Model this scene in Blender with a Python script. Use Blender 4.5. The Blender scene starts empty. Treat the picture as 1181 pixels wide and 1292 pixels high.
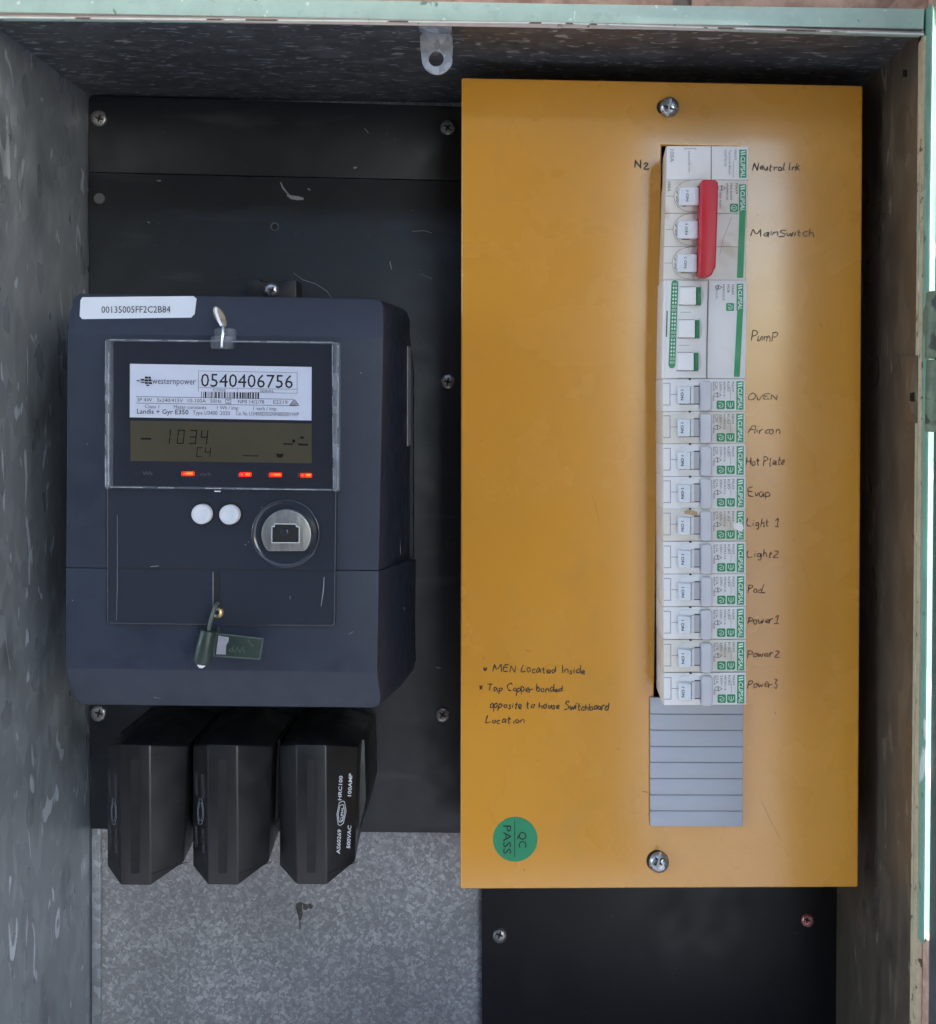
import bpy, bmesh, math, random
from mathutils import Vector, Matrix
random.seed(7)
C = bpy.context.scene.collection
SC = bpy.context.scene
rad = math.radians

# ------------------------------------------------------------------ camera
F = 1200.0                                   # focal length in photo pixels
PP = (678.252, 528.297)                      # principal point in the photo
def _rot(yaw, pit, rol):
    cy, sy, cp, sp, cr, sr = (math.cos(yaw), math.sin(yaw), math.cos(pit), math.sin(pit), math.cos(rol), math.sin(rol))
    return (Matrix(((cr, -sr, 0), (sr, cr, 0), (0, 0, 1))) @ Matrix(((1, 0, 0), (0, cp, -sp), (0, sp, cp)))
            @ Matrix(((cy, 0, sy), (0, 1, 0), (-sy, 0, cy))))
R = _rot(rad(-1.25593), rad(.53297), rad(.29299))
RT = R.transposed()
cam = bpy.data.objects.new('camera', bpy.data.cameras.new('camera'))
C.objects.link(cam)
def _w(r): return Vector((r[0], r[2], -r[1]))
ax, ay, az = _w(R[0]), -_w(R[1]), -_w(R[2])
cam.matrix_world = Matrix(((ax.x, ay.x, az.x, 0), (ax.y, ay.y, az.y, 0), (ax.z, ay.z, az.z, 0), (0, 0, 0, 1)))
cam.data.sensor_width = 36
cam.data.lens = F / 1292 * 36
cam.data.shift_x = (590.5 - PP[0]) / 1292
cam.data.shift_y = -(646 - PP[1]) / 1292
cam.data.clip_start = .01
cam.data.clip_end = 2000
SC.camera = cam

# ------------------------------------------------------------------ world, sun, exposure
SUN_EL, SUN_AZ = rad(25), rad(20)             # sun low on the right, 20 degrees off the wall plane
to_sun = Vector((math.cos(SUN_AZ) * math.cos(SUN_EL), -math.sin(SUN_AZ) * math.cos(SUN_EL), math.sin(SUN_EL)))
world = bpy.data.worlds.new('World'); SC.world = world; world.use_nodes = True
nt = world.node_tree
sky = nt.nodes.new('ShaderNodeTexSky'); sky.sky_type = 'NISHITA'; sky.sun_disc = False
sky.sun_elevation = SUN_EL; sky.sun_rotation = math.atan2(to_sun.x, to_sun.y)
nt.links.new(sky.outputs[0], nt.nodes['Background'].inputs[0])
nt.nodes['Background'].inputs[1].default_value = .15
sl = bpy.data.lights.new('sun', 'SUN'); sl.energy = 2.2; sl.angle = rad(.5); sl.color = (1, .95, .88)
so = bpy.data.objects.new('sun', sl); C.objects.link(so); so.rotation_euler = to_sun.to_track_quat('Z', 'Y').to_euler()
SC.view_settings.view_transform = 'Standard'
SC.view_settings.look = 'None'
SC.view_settings.gamma = 1
SC.view_settings.exposure = 3.0
SC.cycles.max_bounces = 10
SC.cycles.transparent_max_bounces = 12

# ------------------------------------------------------------------ helpers
def ray(px, py):
    d = RT @ Vector(((px - PP[0]) / F, (py - PP[1]) / F, 1))
    return Vector((d.x, d.z, -d.y))
def P(px, py, Y):                            # photo pixel -> point on the vertical plane at depth Y
    d = ray(px, py); return d * (Y / d.y)
def PX(px, py, X):                           # photo pixel -> point on the side plane x = X
    d = ray(px, py); return d * (X / d.x)
def PZ(px, py, Z):
    d = ray(px, py); return d * (Z / d.z)
def S(Y): return Y / F                       # metres per photo pixel at depth Y

def lin(h):
    h = h.lstrip('#')
    o = []
    for i in (0, 2, 4):
        c = int(h[i:i + 2], 16) / 255
        o.append(c / 12.92 if c <= .04045 else ((c + .055) / 1.055) ** 2.4)
    return (*o, 1)

class MB:
    def __init__(s): s.v = []; s.f = []; s.m = []; s.mats = []
    def add(s, vs, fs, mat):
        if mat not in s.mats: s.mats.append(mat)
        k = len(s.v); i = s.mats.index(mat)
        s.v += [Vector(v) for v in vs]
        for f in fs: s.f.append([k + a for a in f]); s.m.append(i)
    def build(s, name, parent=None, bevel=0, seg=2, angle=38, smooth=True, loc=None, closed=True, bang=28):
        o_ = parent.location if parent and not loc else (loc or Vector((0, 0, 0)))
        p = parent
        if p is not None:
            o_ = Vector(p['_w']) if '_w' in p else p.location
        me = bpy.data.meshes.new(name)
        bm = bmesh.new()
        vs = [bm.verts.new(v - Vector(o_)) for v in s.v]
        for f, m in zip(s.f, s.m):
            try:
                q = bm.faces.new([vs[a] for a in f]); q.material_index = m
            except ValueError: pass
        if bevel:
            bmesh.ops.remove_doubles(bm, verts=bm.verts, dist=1e-6)
        if closed: bmesh.ops.recalc_face_normals(bm, faces=bm.faces)
        if bevel:
            ed = [e for e in bm.edges if len(e.link_faces) == 2 and e.calc_face_angle(0) > rad(bang)]
            bmesh.ops.bevel(bm, geom=ed, offset=bevel, segments=seg, profile=.5, affect='EDGES', clamp_overlap=True)
        bm.to_mesh(me); bm.free()
        for m in s.mats: me.materials.append(m)
        if smooth:
            for q in me.polygons: q.use_smooth = True
            me.set_sharp_from_angle(angle=rad(angle))
        o = bpy.data.objects.new(name, me); C.objects.link(o)
        if parent: o.parent = parent
        else: o.location = o_
        if p is not None: o['_w'] = list(o_)
        return o

def thing(name, label, cat, loc, group=None):
    o = bpy.data.objects.new(name, None); C.objects.link(o)
    o.empty_display_size = .01
    o.location = loc; o['label'] = label; o['category'] = cat; o['_w'] = list(loc)
    if group: o['group'] = group
    return o

def facing(vs):                              # order so that the normal looks toward the viewer (-y)
    n = Vector((0, 0, 0))
    for i in range(len(vs)):
        a, b = vs[i], vs[(i + 1) % len(vs)]
        n += a.cross(b)
    return list(vs) if n.y < 0 else list(reversed(vs))
def YY(Y, x, y): return Y(x, y) if callable(Y) else Y
def flat(mb, poly, Y, mat):
    vs = facing([P(x, y, YY(Y, x, y)) for x, y in poly]); mb.add(vs, [list(range(len(vs)))], mat)
def extr(mb, front, back, mat):              # two world rings -> closed solid
    n = len(front)
    mb.add(front + back, [list(range(n)), list(range(2 * n - 1, n - 1, -1))] +
           [[i, n + i, n + (i + 1) % n, (i + 1) % n] for i in range(n)], mat)
def prism(mb, poly, Yf, Yb, mat, draft=0):
    fr = [P(x, y, YY(Yf, x, y)) for x, y in poly]
    c = sum(fr, Vector()) / len(fr)
    bk = []
    for v in fr:
        d = Vector((v.x - c.x, 0, v.z - c.z))
        bk.append(Vector((v.x, Yb, v.z)) + d.normalized() * draft)
    extr(mb, fr, bk, mat)
def loft(mb, rings, mat, cap=True):          # rings of (px, py, Y)
    W = [[P(*p) for p in r] for r in rings]; n = len(W[0]); k = []
    vs = sum(W, []); fs = []
    if cap: fs += [list(range(n)), list(range(len(vs) - 1, len(vs) - n - 1, -1))]
    for j in range(len(W) - 1):
        for i in range(n):
            fs.append([j * n + i, (j + 1) * n + i, (j + 1) * n + (i + 1) % n, j * n + (i + 1) % n])
    mb.add(vs, fs, mat)
def rect(x0, y0, x1, y1): return [(x0, y0), (x1, y0), (x1, y1), (x0, y1)]
def lerp(a, b, t): return (a[0] + (b[0] - a[0]) * t, a[1] + (b[1] - a[1]) * t)
def rrect(x0, y0, x1, y1, r, n=4):
    o = []
    for cx, cy, a in ((x1 - r, y0 + r, -90), (x1 - r, y1 - r, 0), (x0 + r, y1 - r, 90), (x0 + r, y0 + r, 180)):
        for k in range(n + 1):
            t = rad(a + 90 * k / n); o.append((cx + r * math.cos(t), cy + r * math.sin(t)))
    return o
def circ(cx, cy, r, n=24, ry=None):
    return [(cx + r * math.cos(2 * math.pi * k / n), cy + (ry or r) * math.sin(2 * math.pi * k / n)) for k in range(n)]
def lathe(mb, px, py, Y, prof, mat, n=28):   # prof: (radius px, depth toward viewer in metres)
    c = P(px, py, Y); vs = []; fs = []; m = len(prof)
    for k in range(n):
        a = 2 * math.pi * k / n
        for r, d in prof:
            vs.append(c + Vector((r * S(Y) * math.cos(a), -d, r * S(Y) * math.sin(a))))
    for k in range(n):
        for j in range(m - 1):
            fs.append([k * m + j, ((k + 1) % n) * m + j, ((k + 1) % n) * m + j + 1, k * m + j + 1])
    fs.append([k * m + m - 1 for k in range(n)]); fs.append([k * m for k in range(n)][::-1])
    mb.add(vs, fs, mat)
def tube(mb, pts, r, mat, n=8):
    vs = []; fs = []
    for i, p in enumerate(pts):
        t = (pts[min(i + 1, len(pts) - 1)] - pts[max(i - 1, 0)]).normalized()
        a = t.cross(Vector((0, 1, 0)));
        if a.length < 1e-4: a = t.cross(Vector((1, 0, 0)))
        a.normalize(); b = t.cross(a)
        rr = r[i] if isinstance(r, (list, tuple)) else r
        for k in range(n):
            q = 2 * math.pi * k / n; vs.append(p + (a * math.cos(q) + b * math.sin(q)) * rr)
    for i in range(len(pts) - 1):
        for k in range(n): fs.append([i * n + k, i * n + (k + 1) % n, (i + 1) * n + (k + 1) % n, (i + 1) * n + k])
    fs.append(list(range(n))[::-1]); fs.append([(len(pts) - 1) * n + k for k in range(n)])
    mb.add(vs, fs, mat)
def line(mb, pts, w, Y, mat):                # flat printed line of width w px
    for (x0, y0), (x1, y1) in zip(pts, pts[1:]):
        L = math.hypot(x1 - x0, y1 - y0) or 1; nx, ny = -(y1 - y0) / L * w / 2, (x1 - x0) / L * w / 2
        ex, ey = (x1 - x0) / L * w * .3, (y1 - y0) / L * w * .3
        flat(mb, [(x0 + nx - ex, y0 + ny - ey), (x1 + nx + ex, y1 + ny + ey), (x1 - nx + ex, y1 - ny + ey), (x0 - nx - ex, y0 - ny - ey)], Y, mat)
def ringplate(mb, outer, c, r, Yf, Yb, mat, n=40):   # plate with a round hole
    o = []; inn = []
    for k in range(n):
        a = 2 * math.pi * k / n; dx, dy = math.cos(a), math.sin(a); best = 1e9
        for (x0, y0), (x1, y1) in zip(outer, outer[1:] + outer[:1]):
            den = dx * (y1 - y0) - dy * (x1 - x0)
            if abs(den) < 1e-9: continue
            t = ((x0 - c[0]) * (y1 - y0) - (y0 - c[1]) * (x1 - x0)) / den
            u = ((x0 - c[0]) * dy - (y0 - c[1]) * dx) / den
            if t > 0 and -1e-6 <= u <= 1 + 1e-6: best = min(best, t)
        o.append((c[0] + dx * best, c[1] + dy * best)); inn.append((c[0] + dx * r, c[1] + dy * r))
    A = [P(x, y, Yf) for x, y in o]; B = [P(x, y, Yf) for x, y in inn]
    A2 = [Vector((v.x, Yb, v.z)) for v in A]; B2 = [Vector((v.x, Yb, v.z)) for v in B]
    fs = []
    for k in range(n):
        j = (k + 1) % n
        fs += [[k, j, n + j, n + k], [2 * n + k, 3 * n + k, 3 * n + j, 2 * n + j], [k, 2 * n + k, 2 * n + j, j], [n + k, n + j, 3 * n + j, 3 * n + k]]
    mb.add(A + B + A2 + B2, fs, mat)

_tc = {}
def glyphs(txt, shear=0, bold=0):
    key = (txt, shear, bold)
    if key in _tc: return _tc[key]
    cu = bpy.data.curves.new('t', 'FONT'); cu.body = txt; cu.size = 1; cu.resolution_u = 2; cu.shear = shear; cu.offset = bold
    o = bpy.data.objects.new('t', cu); C.objects.link(o)
    me = o.to_mesh()
    vs = [(v.co.x, v.co.y) for v in me.vertices]; fs = [list(p.vertices) for p in me.polygons]
    o.to_mesh_clear(); bpy.data.objects.remove(o); bpy.data.curves.remove(cu)
    _tc[key] = (vs, fs); return _tc[key]
def text(mb, txt, x, y, h, Y, mat, w=None, rot=0, shear=0, bold=0, align='l'):
    """baseline start at photo pixel x, y; h = capital height in px; w = fitted width; rot degrees clockwise"""
    vs, fs = glyphs(txt, shear, bold)
    if not vs: return
    x0 = min(v[0] for v in vs); x1 = max(v[0] for v in vs)
    ky = h / .70; kx = (w / (x1 - x0)) if w else ky
    a = rad(rot); ca, sa = math.cos(a), math.sin(a); out = []
    off = -(x1 - x0) * kx / 2 if align == 'c' else 0
    for vx, vy in vs:
        u, v = (vx - x0) * kx + off, -vy * ky
        qx, qy = x + u * ca - v * sa, y + u * sa + v * ca
        out.append(P(qx, qy, YY(Y, qx, qy)))
    mb.add(out, fs, mat)

# ------------------------------------------------------------------ materials
def nmat(name, col, rough=.5, metal=0, var=.12, scale=60, col2=None, bump=0, bscale=400, rvar=.1, spec=.5, coat=0, stretch=(1, 1, 1), emit=0, coatr=.08):
    m = bpy.data.materials.new(name); m.use_nodes = True
    t = m.node_tree; b = t.nodes['Principled BSDF']; L = t.links.new
    tc = t.nodes.new('ShaderNodeTexCoord'); mp = t.nodes.new('ShaderNodeMapping'); mp.inputs['Scale'].default_value = stretch
    L(tc.outputs['Object'], mp.inputs[0])
    n = t.nodes.new('ShaderNodeTexNoise'); n.inputs['Scale'].default_value = scale; n.inputs['Detail'].default_value = 6
    n.inputs['Roughness'].default_value = .6
    L(mp.outputs[0], n.inputs['Vector'])
    c = lin(col) if isinstance(col, str) else (*col, 1)
    c2 = (lin(col2) if isinstance(col2, str) else (*col2, 1)) if col2 else tuple(x * (1 - var * 2) for x in c[:3]) + (1,)
    rp = t.nodes.new('ShaderNodeValToRGB'); rp.color_ramp.elements[0].position = .3; rp.color_ramp.elements[1].position = .62
    rp.color_ramp.elements[0].color = c2; rp.color_ramp.elements[1].color = c
    L(n.outputs[0], rp.inputs[0]); L(rp.outputs[0], b.inputs['Base Color'])
    b.inputs['Metallic'].default_value = metal; b.inputs['Specular IOR Level'].default_value = spec
    b.inputs['Coat Weight'].default_value = coat; b.inputs['Coat Roughness'].default_value = coatr
    mr = t.nodes.new('ShaderNodeMapRange'); mr.inputs['From Min'].default_value = .3; mr.inputs['From Max'].default_value = .7
    mr.inputs['To Min'].default_value = max(.02, rough - rvar); mr.inputs['To Max'].default_value = min(1, rough + rvar)
    n2 = t.nodes.new('ShaderNodeTexNoise'); n2.inputs['Scale'].default_value = scale * 2.3; n2.inputs['Detail'].default_value = 5
    L(mp.outputs[0], n2.inputs['Vector']); L(n2.outputs[0], mr.inputs[0]); L(mr.outputs[0], b.inputs['Roughness'])
    if bump:
        n3 = t.nodes.new('ShaderNodeTexNoise'); n3.inputs['Scale'].default_value = bscale; n3.inputs['Detail'].default_value = 4
        L(mp.outputs[0], n3.inputs['Vector'])
        bp = t.nodes.new('ShaderNodeBump'); bp.inputs['Strength'].default_value = bump; bp.inputs['Distance'].default_value = .0005
        L(n3.outputs[0], bp.inputs['Height']); L(bp.outputs[0], b.inputs['Normal'])
    if emit:
        L(rp.outputs[0], b.inputs['Emission Color']); b.inputs['Emission Strength'].default_value = emit
    return m

def add_specks(m, col, stretch, scale, lo, hi, amt=1.0, detail=2, dist=.4, rough=None):
    """irregular flecks or smears of another tone mixed over the base colour"""
    t = m.node_tree; b = t.nodes['Principled BSDF']; L = t.links.new
    src = b.inputs['Base Color'].links[0].from_socket
    tc = t.nodes.new('ShaderNodeTexCoord'); mp = t.nodes.new('ShaderNodeMapping'); mp.inputs['Scale'].default_value = stretch
    L(tc.outputs['Object'], mp.inputs[0])
    n = t.nodes.new('ShaderNodeTexNoise'); n.inputs['Scale'].default_value = scale; n.inputs['Detail'].default_value = detail; n.inputs['Distortion'].default_value = dist
    L(mp.outputs[0], n.inputs['Vector'])
    mr = t.nodes.new('ShaderNodeMapRange'); mr.inputs['From Min'].default_value = lo; mr.inputs['From Max'].default_value = hi; mr.inputs['To Max'].default_value = amt
    L(n.outputs[0], mr.inputs[0])
    mx = t.nodes.new('ShaderNodeMix'); mx.data_type = 'RGBA'
    L(mr.outputs[0], mx.inputs[0]); L(src, mx.inputs[6]); mx.inputs[7].default_value = lin(col)
    L(mx.outputs[2], b.inputs['Base Color'])
    return m

def galv(name, c_lo, c_hi, stretch, scale, metal, rough, fleck=None, rnd=1):
    """hot-dip zinc: spangle cells, each with its own tone, over slow cloudy patina"""
    m = bpy.data.materials.new(name); m.use_nodes = True
    t = m.node_tree; b = t.nodes['Principled BSDF']; L = t.links.new
    tc = t.nodes.new('ShaderNodeTexCoord'); mp = t.nodes.new('ShaderNodeMapping'); mp.inputs['Scale'].default_value = stretch
    L(tc.outputs['Object'], mp.inputs[0])
    w = t.nodes.new('ShaderNodeTexNoise'); w.inputs['Scale'].default_value = scale * .6; w.inputs['Detail'].default_value = 3
    L(mp.outputs[0], w.inputs['Vector'])
    ad = t.nodes.new('ShaderNodeMix'); ad.data_type = 'VECTOR'; ad.inputs[0].default_value = .006
    L(mp.outputs[0], ad.inputs[4]); L(w.outputs['Color'], ad.inputs[5])
    v = t.nodes.new('ShaderNodeTexVoronoi'); v.inputs['Scale'].default_value = scale; v.inputs['Randomness'].default_value = rnd
    L(ad.outputs[1], v.inputs['Vector'])
    sp = t.nodes.new('ShaderNodeSeparateColor'); L(v.outputs['Color'], sp.inputs[0])
    n = t.nodes.new('ShaderNodeTexNoise'); n.inputs['Scale'].default_value = 14; n.inputs['Detail'].default_value = 6
    L(tc.outputs['Object'], n.inputs['Vector'])
    pw = t.nodes.new('ShaderNodeMath'); pw.operation = 'POWER'; pw.inputs[1].default_value = 2.2; L(sp.outputs[0], pw.inputs[0])
    ml = t.nodes.new('ShaderNodeMath'); ml.operation = 'MULTIPLY'; L(pw.outputs[0], ml.inputs[0]); L(n.outputs[0], ml.inputs[1])
    ml2 = t.nodes.new('ShaderNodeMath'); ml2.operation = 'MULTIPLY_ADD'; L(n.outputs[0], ml2.inputs[0]); ml2.inputs[1].default_value = .35; L(ml.outputs[0], ml2.inputs[2])
    rp = t.nodes.new('ShaderNodeValToRGB'); rp.color_ramp.elements[0].position = .1; rp.color_ramp.elements[1].position = .8
    rp.color_ramp.elements[0].color = lin(c_lo); rp.color_ramp.elements[1].color = lin(c_hi)
    L(ml2.outputs[0], rp.inputs[0]); L(rp.outputs[0], b.inputs['Base Color'])
    b.inputs['Metallic'].default_value = metal
    mr = t.nodes.new('ShaderNodeMapRange'); mr.inputs['To Min'].default_value = rough - .1; mr.inputs['To Max'].default_value = rough + .12
    L(sp.outputs[1], mr.inputs[0]); L(mr.outputs[0], b.inputs['Roughness'])
    bp = t.nodes.new('ShaderNodeBump'); bp.inputs['Strength'].default_value = .12; bp.inputs['Distance'].default_value = .0004
    L(n.outputs[0], bp.inputs['Height']); L(bp.outputs[0], b.inputs['Normal'])
    return m

M = {}
M['board'] = add_specks(add_specks(nmat('black_board', '#232528', .42, var=.12, scale=25, bump=.04, bscale=900, spec=.45), '#7c7d7c', (1, 1, 1), 420, .74, .80, .5), '#4b4c4c', (1, 1, 5), 16, .6, .8, .35)
M['board_low'] = nmat('black_board_lower', '#18161a', .5, var=.1, scale=20, bump=.03, spec=.4)
M['galv_back'] = galv('galvanised_back', '#7c7b7e', '#bcbbbd', (1, 1, 1), 540, .3, .48)
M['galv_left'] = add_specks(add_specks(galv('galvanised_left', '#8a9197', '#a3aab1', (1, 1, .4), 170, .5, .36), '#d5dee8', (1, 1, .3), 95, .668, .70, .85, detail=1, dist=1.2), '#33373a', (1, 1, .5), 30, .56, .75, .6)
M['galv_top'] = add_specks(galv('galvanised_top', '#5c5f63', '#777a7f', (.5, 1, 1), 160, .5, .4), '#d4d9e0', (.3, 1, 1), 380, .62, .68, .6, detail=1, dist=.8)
M['galv_right'] = add_specks(add_specks(galv('galvanised_right', '#6f6356', '#857868', (1, 1, .4), 110, .5, .36), '#b9ae9c', (1, 1, .3), 75, .66, .72, .6, detail=2, dist=1.6), '#2d2a27', (1, 1, .4), 30, .62, .75, .5)  # brown tint puts the yellow enclosure's warm reflection into the zinc colour
M['galv_tab'] = galv('galvanised_tab', '#8b8d92', '#c0c3c9', (1, 1, 1), 220, .6, .42)
M['primer'] = add_specks(nmat('primer_lip', '#b3a49b', .7, var=.1, scale=90, bump=.1), '#5d4b3c', (1, 1, 1), 160, .66, .72, .9)
M['primer_r'] = add_specks(nmat('primer_lip_right', '#cdbb9b', .7, var=.14, scale=120, bump=.1), '#46372a', (1, 1, 1), 170, .64, .7, .9)
M['mint'] = add_specks(add_specks(nmat('mint_paint', '#b7d0c2', .35, var=.07, scale=60, bump=.5, bscale=130, coat=.2), '#e2ece4', (1, 1, 1), 190, .68, .72, .8), '#5d7a66', (1, 1, 1), 150, .70, .74, .8)
M['mint_stile'] = add_specks(add_specks(nmat('mint_paint_thick', '#7fae9c', .4, var=.16, scale=70, bump=1.0, bscale=90, stretch=(1, 1, .35)), '#dfeae4', (1, 1, .3), 120, .62, .7, .7), '#4f6656', (1, 1, .5), 130, .66, .7, .85)
M['mint_chip'] = add_specks(nmat('chipped_edge', '#dfe6df', .5, var=.1, scale=120), '#4a4236', (.5, 1, .5), 120, .57, .6, .95)
M['hinge'] = add_specks(nmat('hinge_paint', '#76836a', .5, var=.2, scale=90, bump=.3, bscale=200), '#2f2d28', (1, 1, 1), 90, .6, .66, .8)
M['door_in'] = nmat('door_inside', '#4c4f50', .6, var=.15, scale=20)
M['yellow'] = add_specks(add_specks(nmat('yellow_enamel', '#d4922f', .26, var=.03, scale=9, bump=.05, bscale=500, spec=.5, rvar=.08, coat=.85, coatr=.17), '#8a6426', (1, 1, 1), 210, .765, .79, .7), '#b98a4a', (1, 1, .6), 28, .62, .8, .35)
M['yellow_in'] = nmat('dark_cavity', '#0b0a09', .9)
M['meter'] = nmat('meter_plastic', '#252c3b', .46, var=.06, scale=40, bump=.22, bscale=1500, spec=.45)
M['meter_side'] = nmat('meter_side_plastic', '#2b2e35', .5, var=.1, scale=40, bump=.1, bscale=1500)
M['gloss'] = nmat('gloss_panel', '#2b2f39', .12, var=.05, scale=12, spec=.55, rvar=.05)
M['recess'] = nmat('black_recess', '#08080a', .6)
M['blackplastic'] = add_specks(nmat('black_phenolic', '#1a1a1c', .42, var=.15, scale=40, bump=.08, bscale=900), '#77736d', (1, 1, 1), 380, .76, .8, .5)
M['print_w'] = nmat('white_print', '#c9cdd4', .6, var=.05)
M['print_grey'] = nmat('faint_grey_print', '#5a5a5c', .6)
M['paper'] = nmat('white_label', '#e4e5ee', .45, var=.02)
M['sticker'] = nmat('silver_sticker', '#cfd5de', .4, var=.02)
M['ink'] = nmat('black_ink', '#17181c', .6)
M['ink2'] = nmat('grey_ink', '#4e4f58', .6)
M['ink3'] = nmat('pale_grey_ink', '#8f8f98', .6)
M['marker'] = nmat('marker_ink', '#231a14', .5)
M['marker2'] = nmat('brown_marker_ink', '#4a2a1a', .5)
M['marker2'].node_tree.nodes['Principled BSDF'].inputs['Alpha'].default_value = .85
M['lcd'] = nmat('lcd_glass', '#554c39', .45, var=.08, scale=14, col2='#4a4737', spec=.2)
M['lcdseg'] = nmat('lcd_segment', '#14130d', .6, spec=.1)
M['led'] = nmat('red_lamp', '#f00402', .4, emit=.3)
M['ledhot'] = nmat('red_lamp_core', '#ff6428', .4, emit=.45)
M['button'] = nmat('button_plastic', '#c6c9d0', .35, var=.04)
M['steel'] = nmat('bright_steel', '#b9bcc2', .3, metal=.9, var=.1, scale=300)
M['steelb'] = nmat('brushed_steel', '#a2a2a0', .38, metal=.8, var=.15, scale=500, stretch=(1, 1, .1))
M['screwhead'] = nmat('zinc_screw', '#a9a6a2', .32, metal=.75, var=.2, scale=300)
M['glint_screw'] = nmat('screw_pink_glint', '#e8a8a8', .25, metal=.6, var=.3, scale=500, col2='#c05a62')  # pinkish glint painted into the colour of this screw head
M['lead'] = nmat('lead_seal_metal', '#b0a48e', .45, metal=.5, var=.25, scale=300, bump=.4, bscale=500)
M['brass'] = nmat('brass', '#c9b184', .3, metal=.8)
M['green_seal'] = nmat('green_plastic', '#26342f', .4, var=.12, scale=90, bump=.15)
M['green_seal2'] = nmat('green_flag', '#46534e', .4)
M['white'] = add_specks(nmat('white_thermoplastic', '#e8e3e0', .4, var=.02, scale=60, spec=.45), '#c2ad90', (1, 1, 1), 60, .66, .8, .35)
M['white_old'] = add_specks(nmat('aged_white_thermoplastic', '#e2d9ce', .42, var=.04, scale=60), '#b79d78', (1, 1, 1), 70, .6, .78, .5)
M['toggle'] = nmat('toggle_plastic', '#d9dade', .3, var=.02, scale=80)
M['slot'] = nmat('toggle_slot', '#bfbcbf', .5, var=.04)
M['groove'] = nmat('dark_groove', '#3a3836', .8)
M['shadow'] = nmat('housing_edge', '#8d857d', .6, var=.1)
M['grey_btn'] = nmat('test_button_plastic', '#c9c6ca', .4, var=.02)
M['green'] = nmat('green_print', '#23905a', .45, var=.04)
M['green_dk'] = nmat('dark_green_print', '#197645', .45, var=.04)
M['logo_w'] = nmat('logo_white', '#e2ece4', .5)
M['red'] = nmat('red_plastic', '#c6202f', .4, var=.05, scale=40, bump=.05)
M['blank'] = nmat('grey_blank', '#b1b2ba', .5, var=.03, scale=30, bump=.04)
M['blank_g'] = nmat('grey_blank_groove', '#7b808d', .6)
M['qc'] = nmat('qc_green', '#23875a', .5, var=.07, scale=60)
M['brick'] = add_specks(nmat('pink_rock_brick', '#d8b29f', .85, var=.2, scale=45, bump=1.0, bscale=70, col2='#9a7565'), '#dcb8a4', (1, 1, 1), 110, .55, .7, .7)
M['mortar'] = nmat('mortar', '#8d8378', .95, var=.15, scale=120, bump=.6)
M['fence'] = nmat('weathered_timber', '#4d4640', .8, var=.2, scale=12, stretch=(1, 1, .1))
M['ground'] = nmat('paving', (.36, .36, .37), .9, var=.1, scale=6)
M['nick'] = nmat('paint_nick', '#7d5a24', .7)
M['scuff'] = nmat('scuff', '#8f9092', .7)
def clear():
    m = bpy.data.materials.new('clear_plastic'); m.use_nodes = True; t = m.node_tree; L = t.links.new
    t.nodes.remove(t.nodes['Principled BSDF']); out = t.nodes['Material Output']
    tr = t.nodes.new('ShaderNodeBsdfTransparent'); tr.inputs[0].default_value = (.93, .94, .96, 1)
    gl = t.nodes.new('ShaderNodeBsdfGlossy'); gl.inputs['Roughness'].default_value = .06
    fr0 = t.nodes.new('ShaderNodeLayerWeight'); fr0.inputs[0].default_value = .5
    p5 = t.nodes.new('ShaderNodeMath'); p5.operation = 'POWER'; p5.inputs[1].default_value = 5; L(fr0.outputs['Facing'], p5.inputs[0])
    fr = t.nodes.new('ShaderNodeMath'); fr.operation = 'MULTIPLY_ADD'; fr.inputs[1].default_value = .9; fr.inputs[2].default_value = .035; L(p5.outputs[0], fr.inputs[0])
    mx = t.nodes.new('ShaderNodeMixShader')
    L(fr.outputs[0], mx.inputs[0]); L(tr.outputs[0], mx.inputs[1]); L(gl.outputs[0], mx.inputs[2]); L(mx.outputs[0], out.inputs[0])
    return m
M['clear'] = clear()
def frosted():
    m = nmat('clear_edge', '#b9c0c9', .15, var=.3, scale=200, stretch=(1, 1, .25))
    m.node_tree.nodes['Principled BSDF'].inputs['Alpha'].default_value = .17
    return m
M['edge'] = frosted()
M['glint'] = nmat('painted_glint', '#c3c9d2', .2, var=.2, scale=300)  # pale strips that paint highlights along the clear window edges
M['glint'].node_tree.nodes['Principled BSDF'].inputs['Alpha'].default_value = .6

# ------------------------------------------------------------------ depths (metres from the lens)
BK, BD, YE, MF, BF, OP, LIP = .620, .612, .540, .500, .511, .497, .487
XL, XR, ZT, ZB = -.2735, .2100, .1990, -.43
EPS = .00018

# ------------------------------------------------------------------ ground, wall, cabinet
g = MB(); z = -1.25
g.add([(-60, -80, z), (60, -80, z), (60, .9, z), (-60, .9, z)], [[0, 1, 2, 3]], M['ground'])
go = g.build('ground', closed=False); go['kind'] = 'structure'

bw = thing('brick_wall', 'pink rock-faced brick wall around the mint green cabinet frame', 'wall', Vector((0, .52, -1.25)))
mo = MB()
def boxw(mb, x0, x1, y0, y1, z0, z1, mat):
    extr(mb, [Vector((x0, y0, z0)), Vector((x1, y0, z0)), Vector((x1, y0, z1)), Vector((x0, y0, z1))],
         [Vector((x0, y1, z0)), Vector((x1, y1, z0)), Vector((x1, y1, z1)), Vector((x0, y1, z1))], mat)
HX0, HX1, HZ0, HZ1 = XL - .004, XR + .004, ZB - .004, ZT + .004
boxw(mo, -.95, HX0, .498, .66, -1.25, .75, M['mortar'])
boxw(mo, HX1, .95, .498, .66, -1.25, .75, M['mortar'])
boxw(mo, HX0, HX1, .498, .66, HZ1, .75, M['mortar'])
boxw(mo, HX0, HX1, .498, .66, -1.25, HZ0, M['mortar'])
mo.build('mortar', bw)
bmesh_cache = {}
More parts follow.
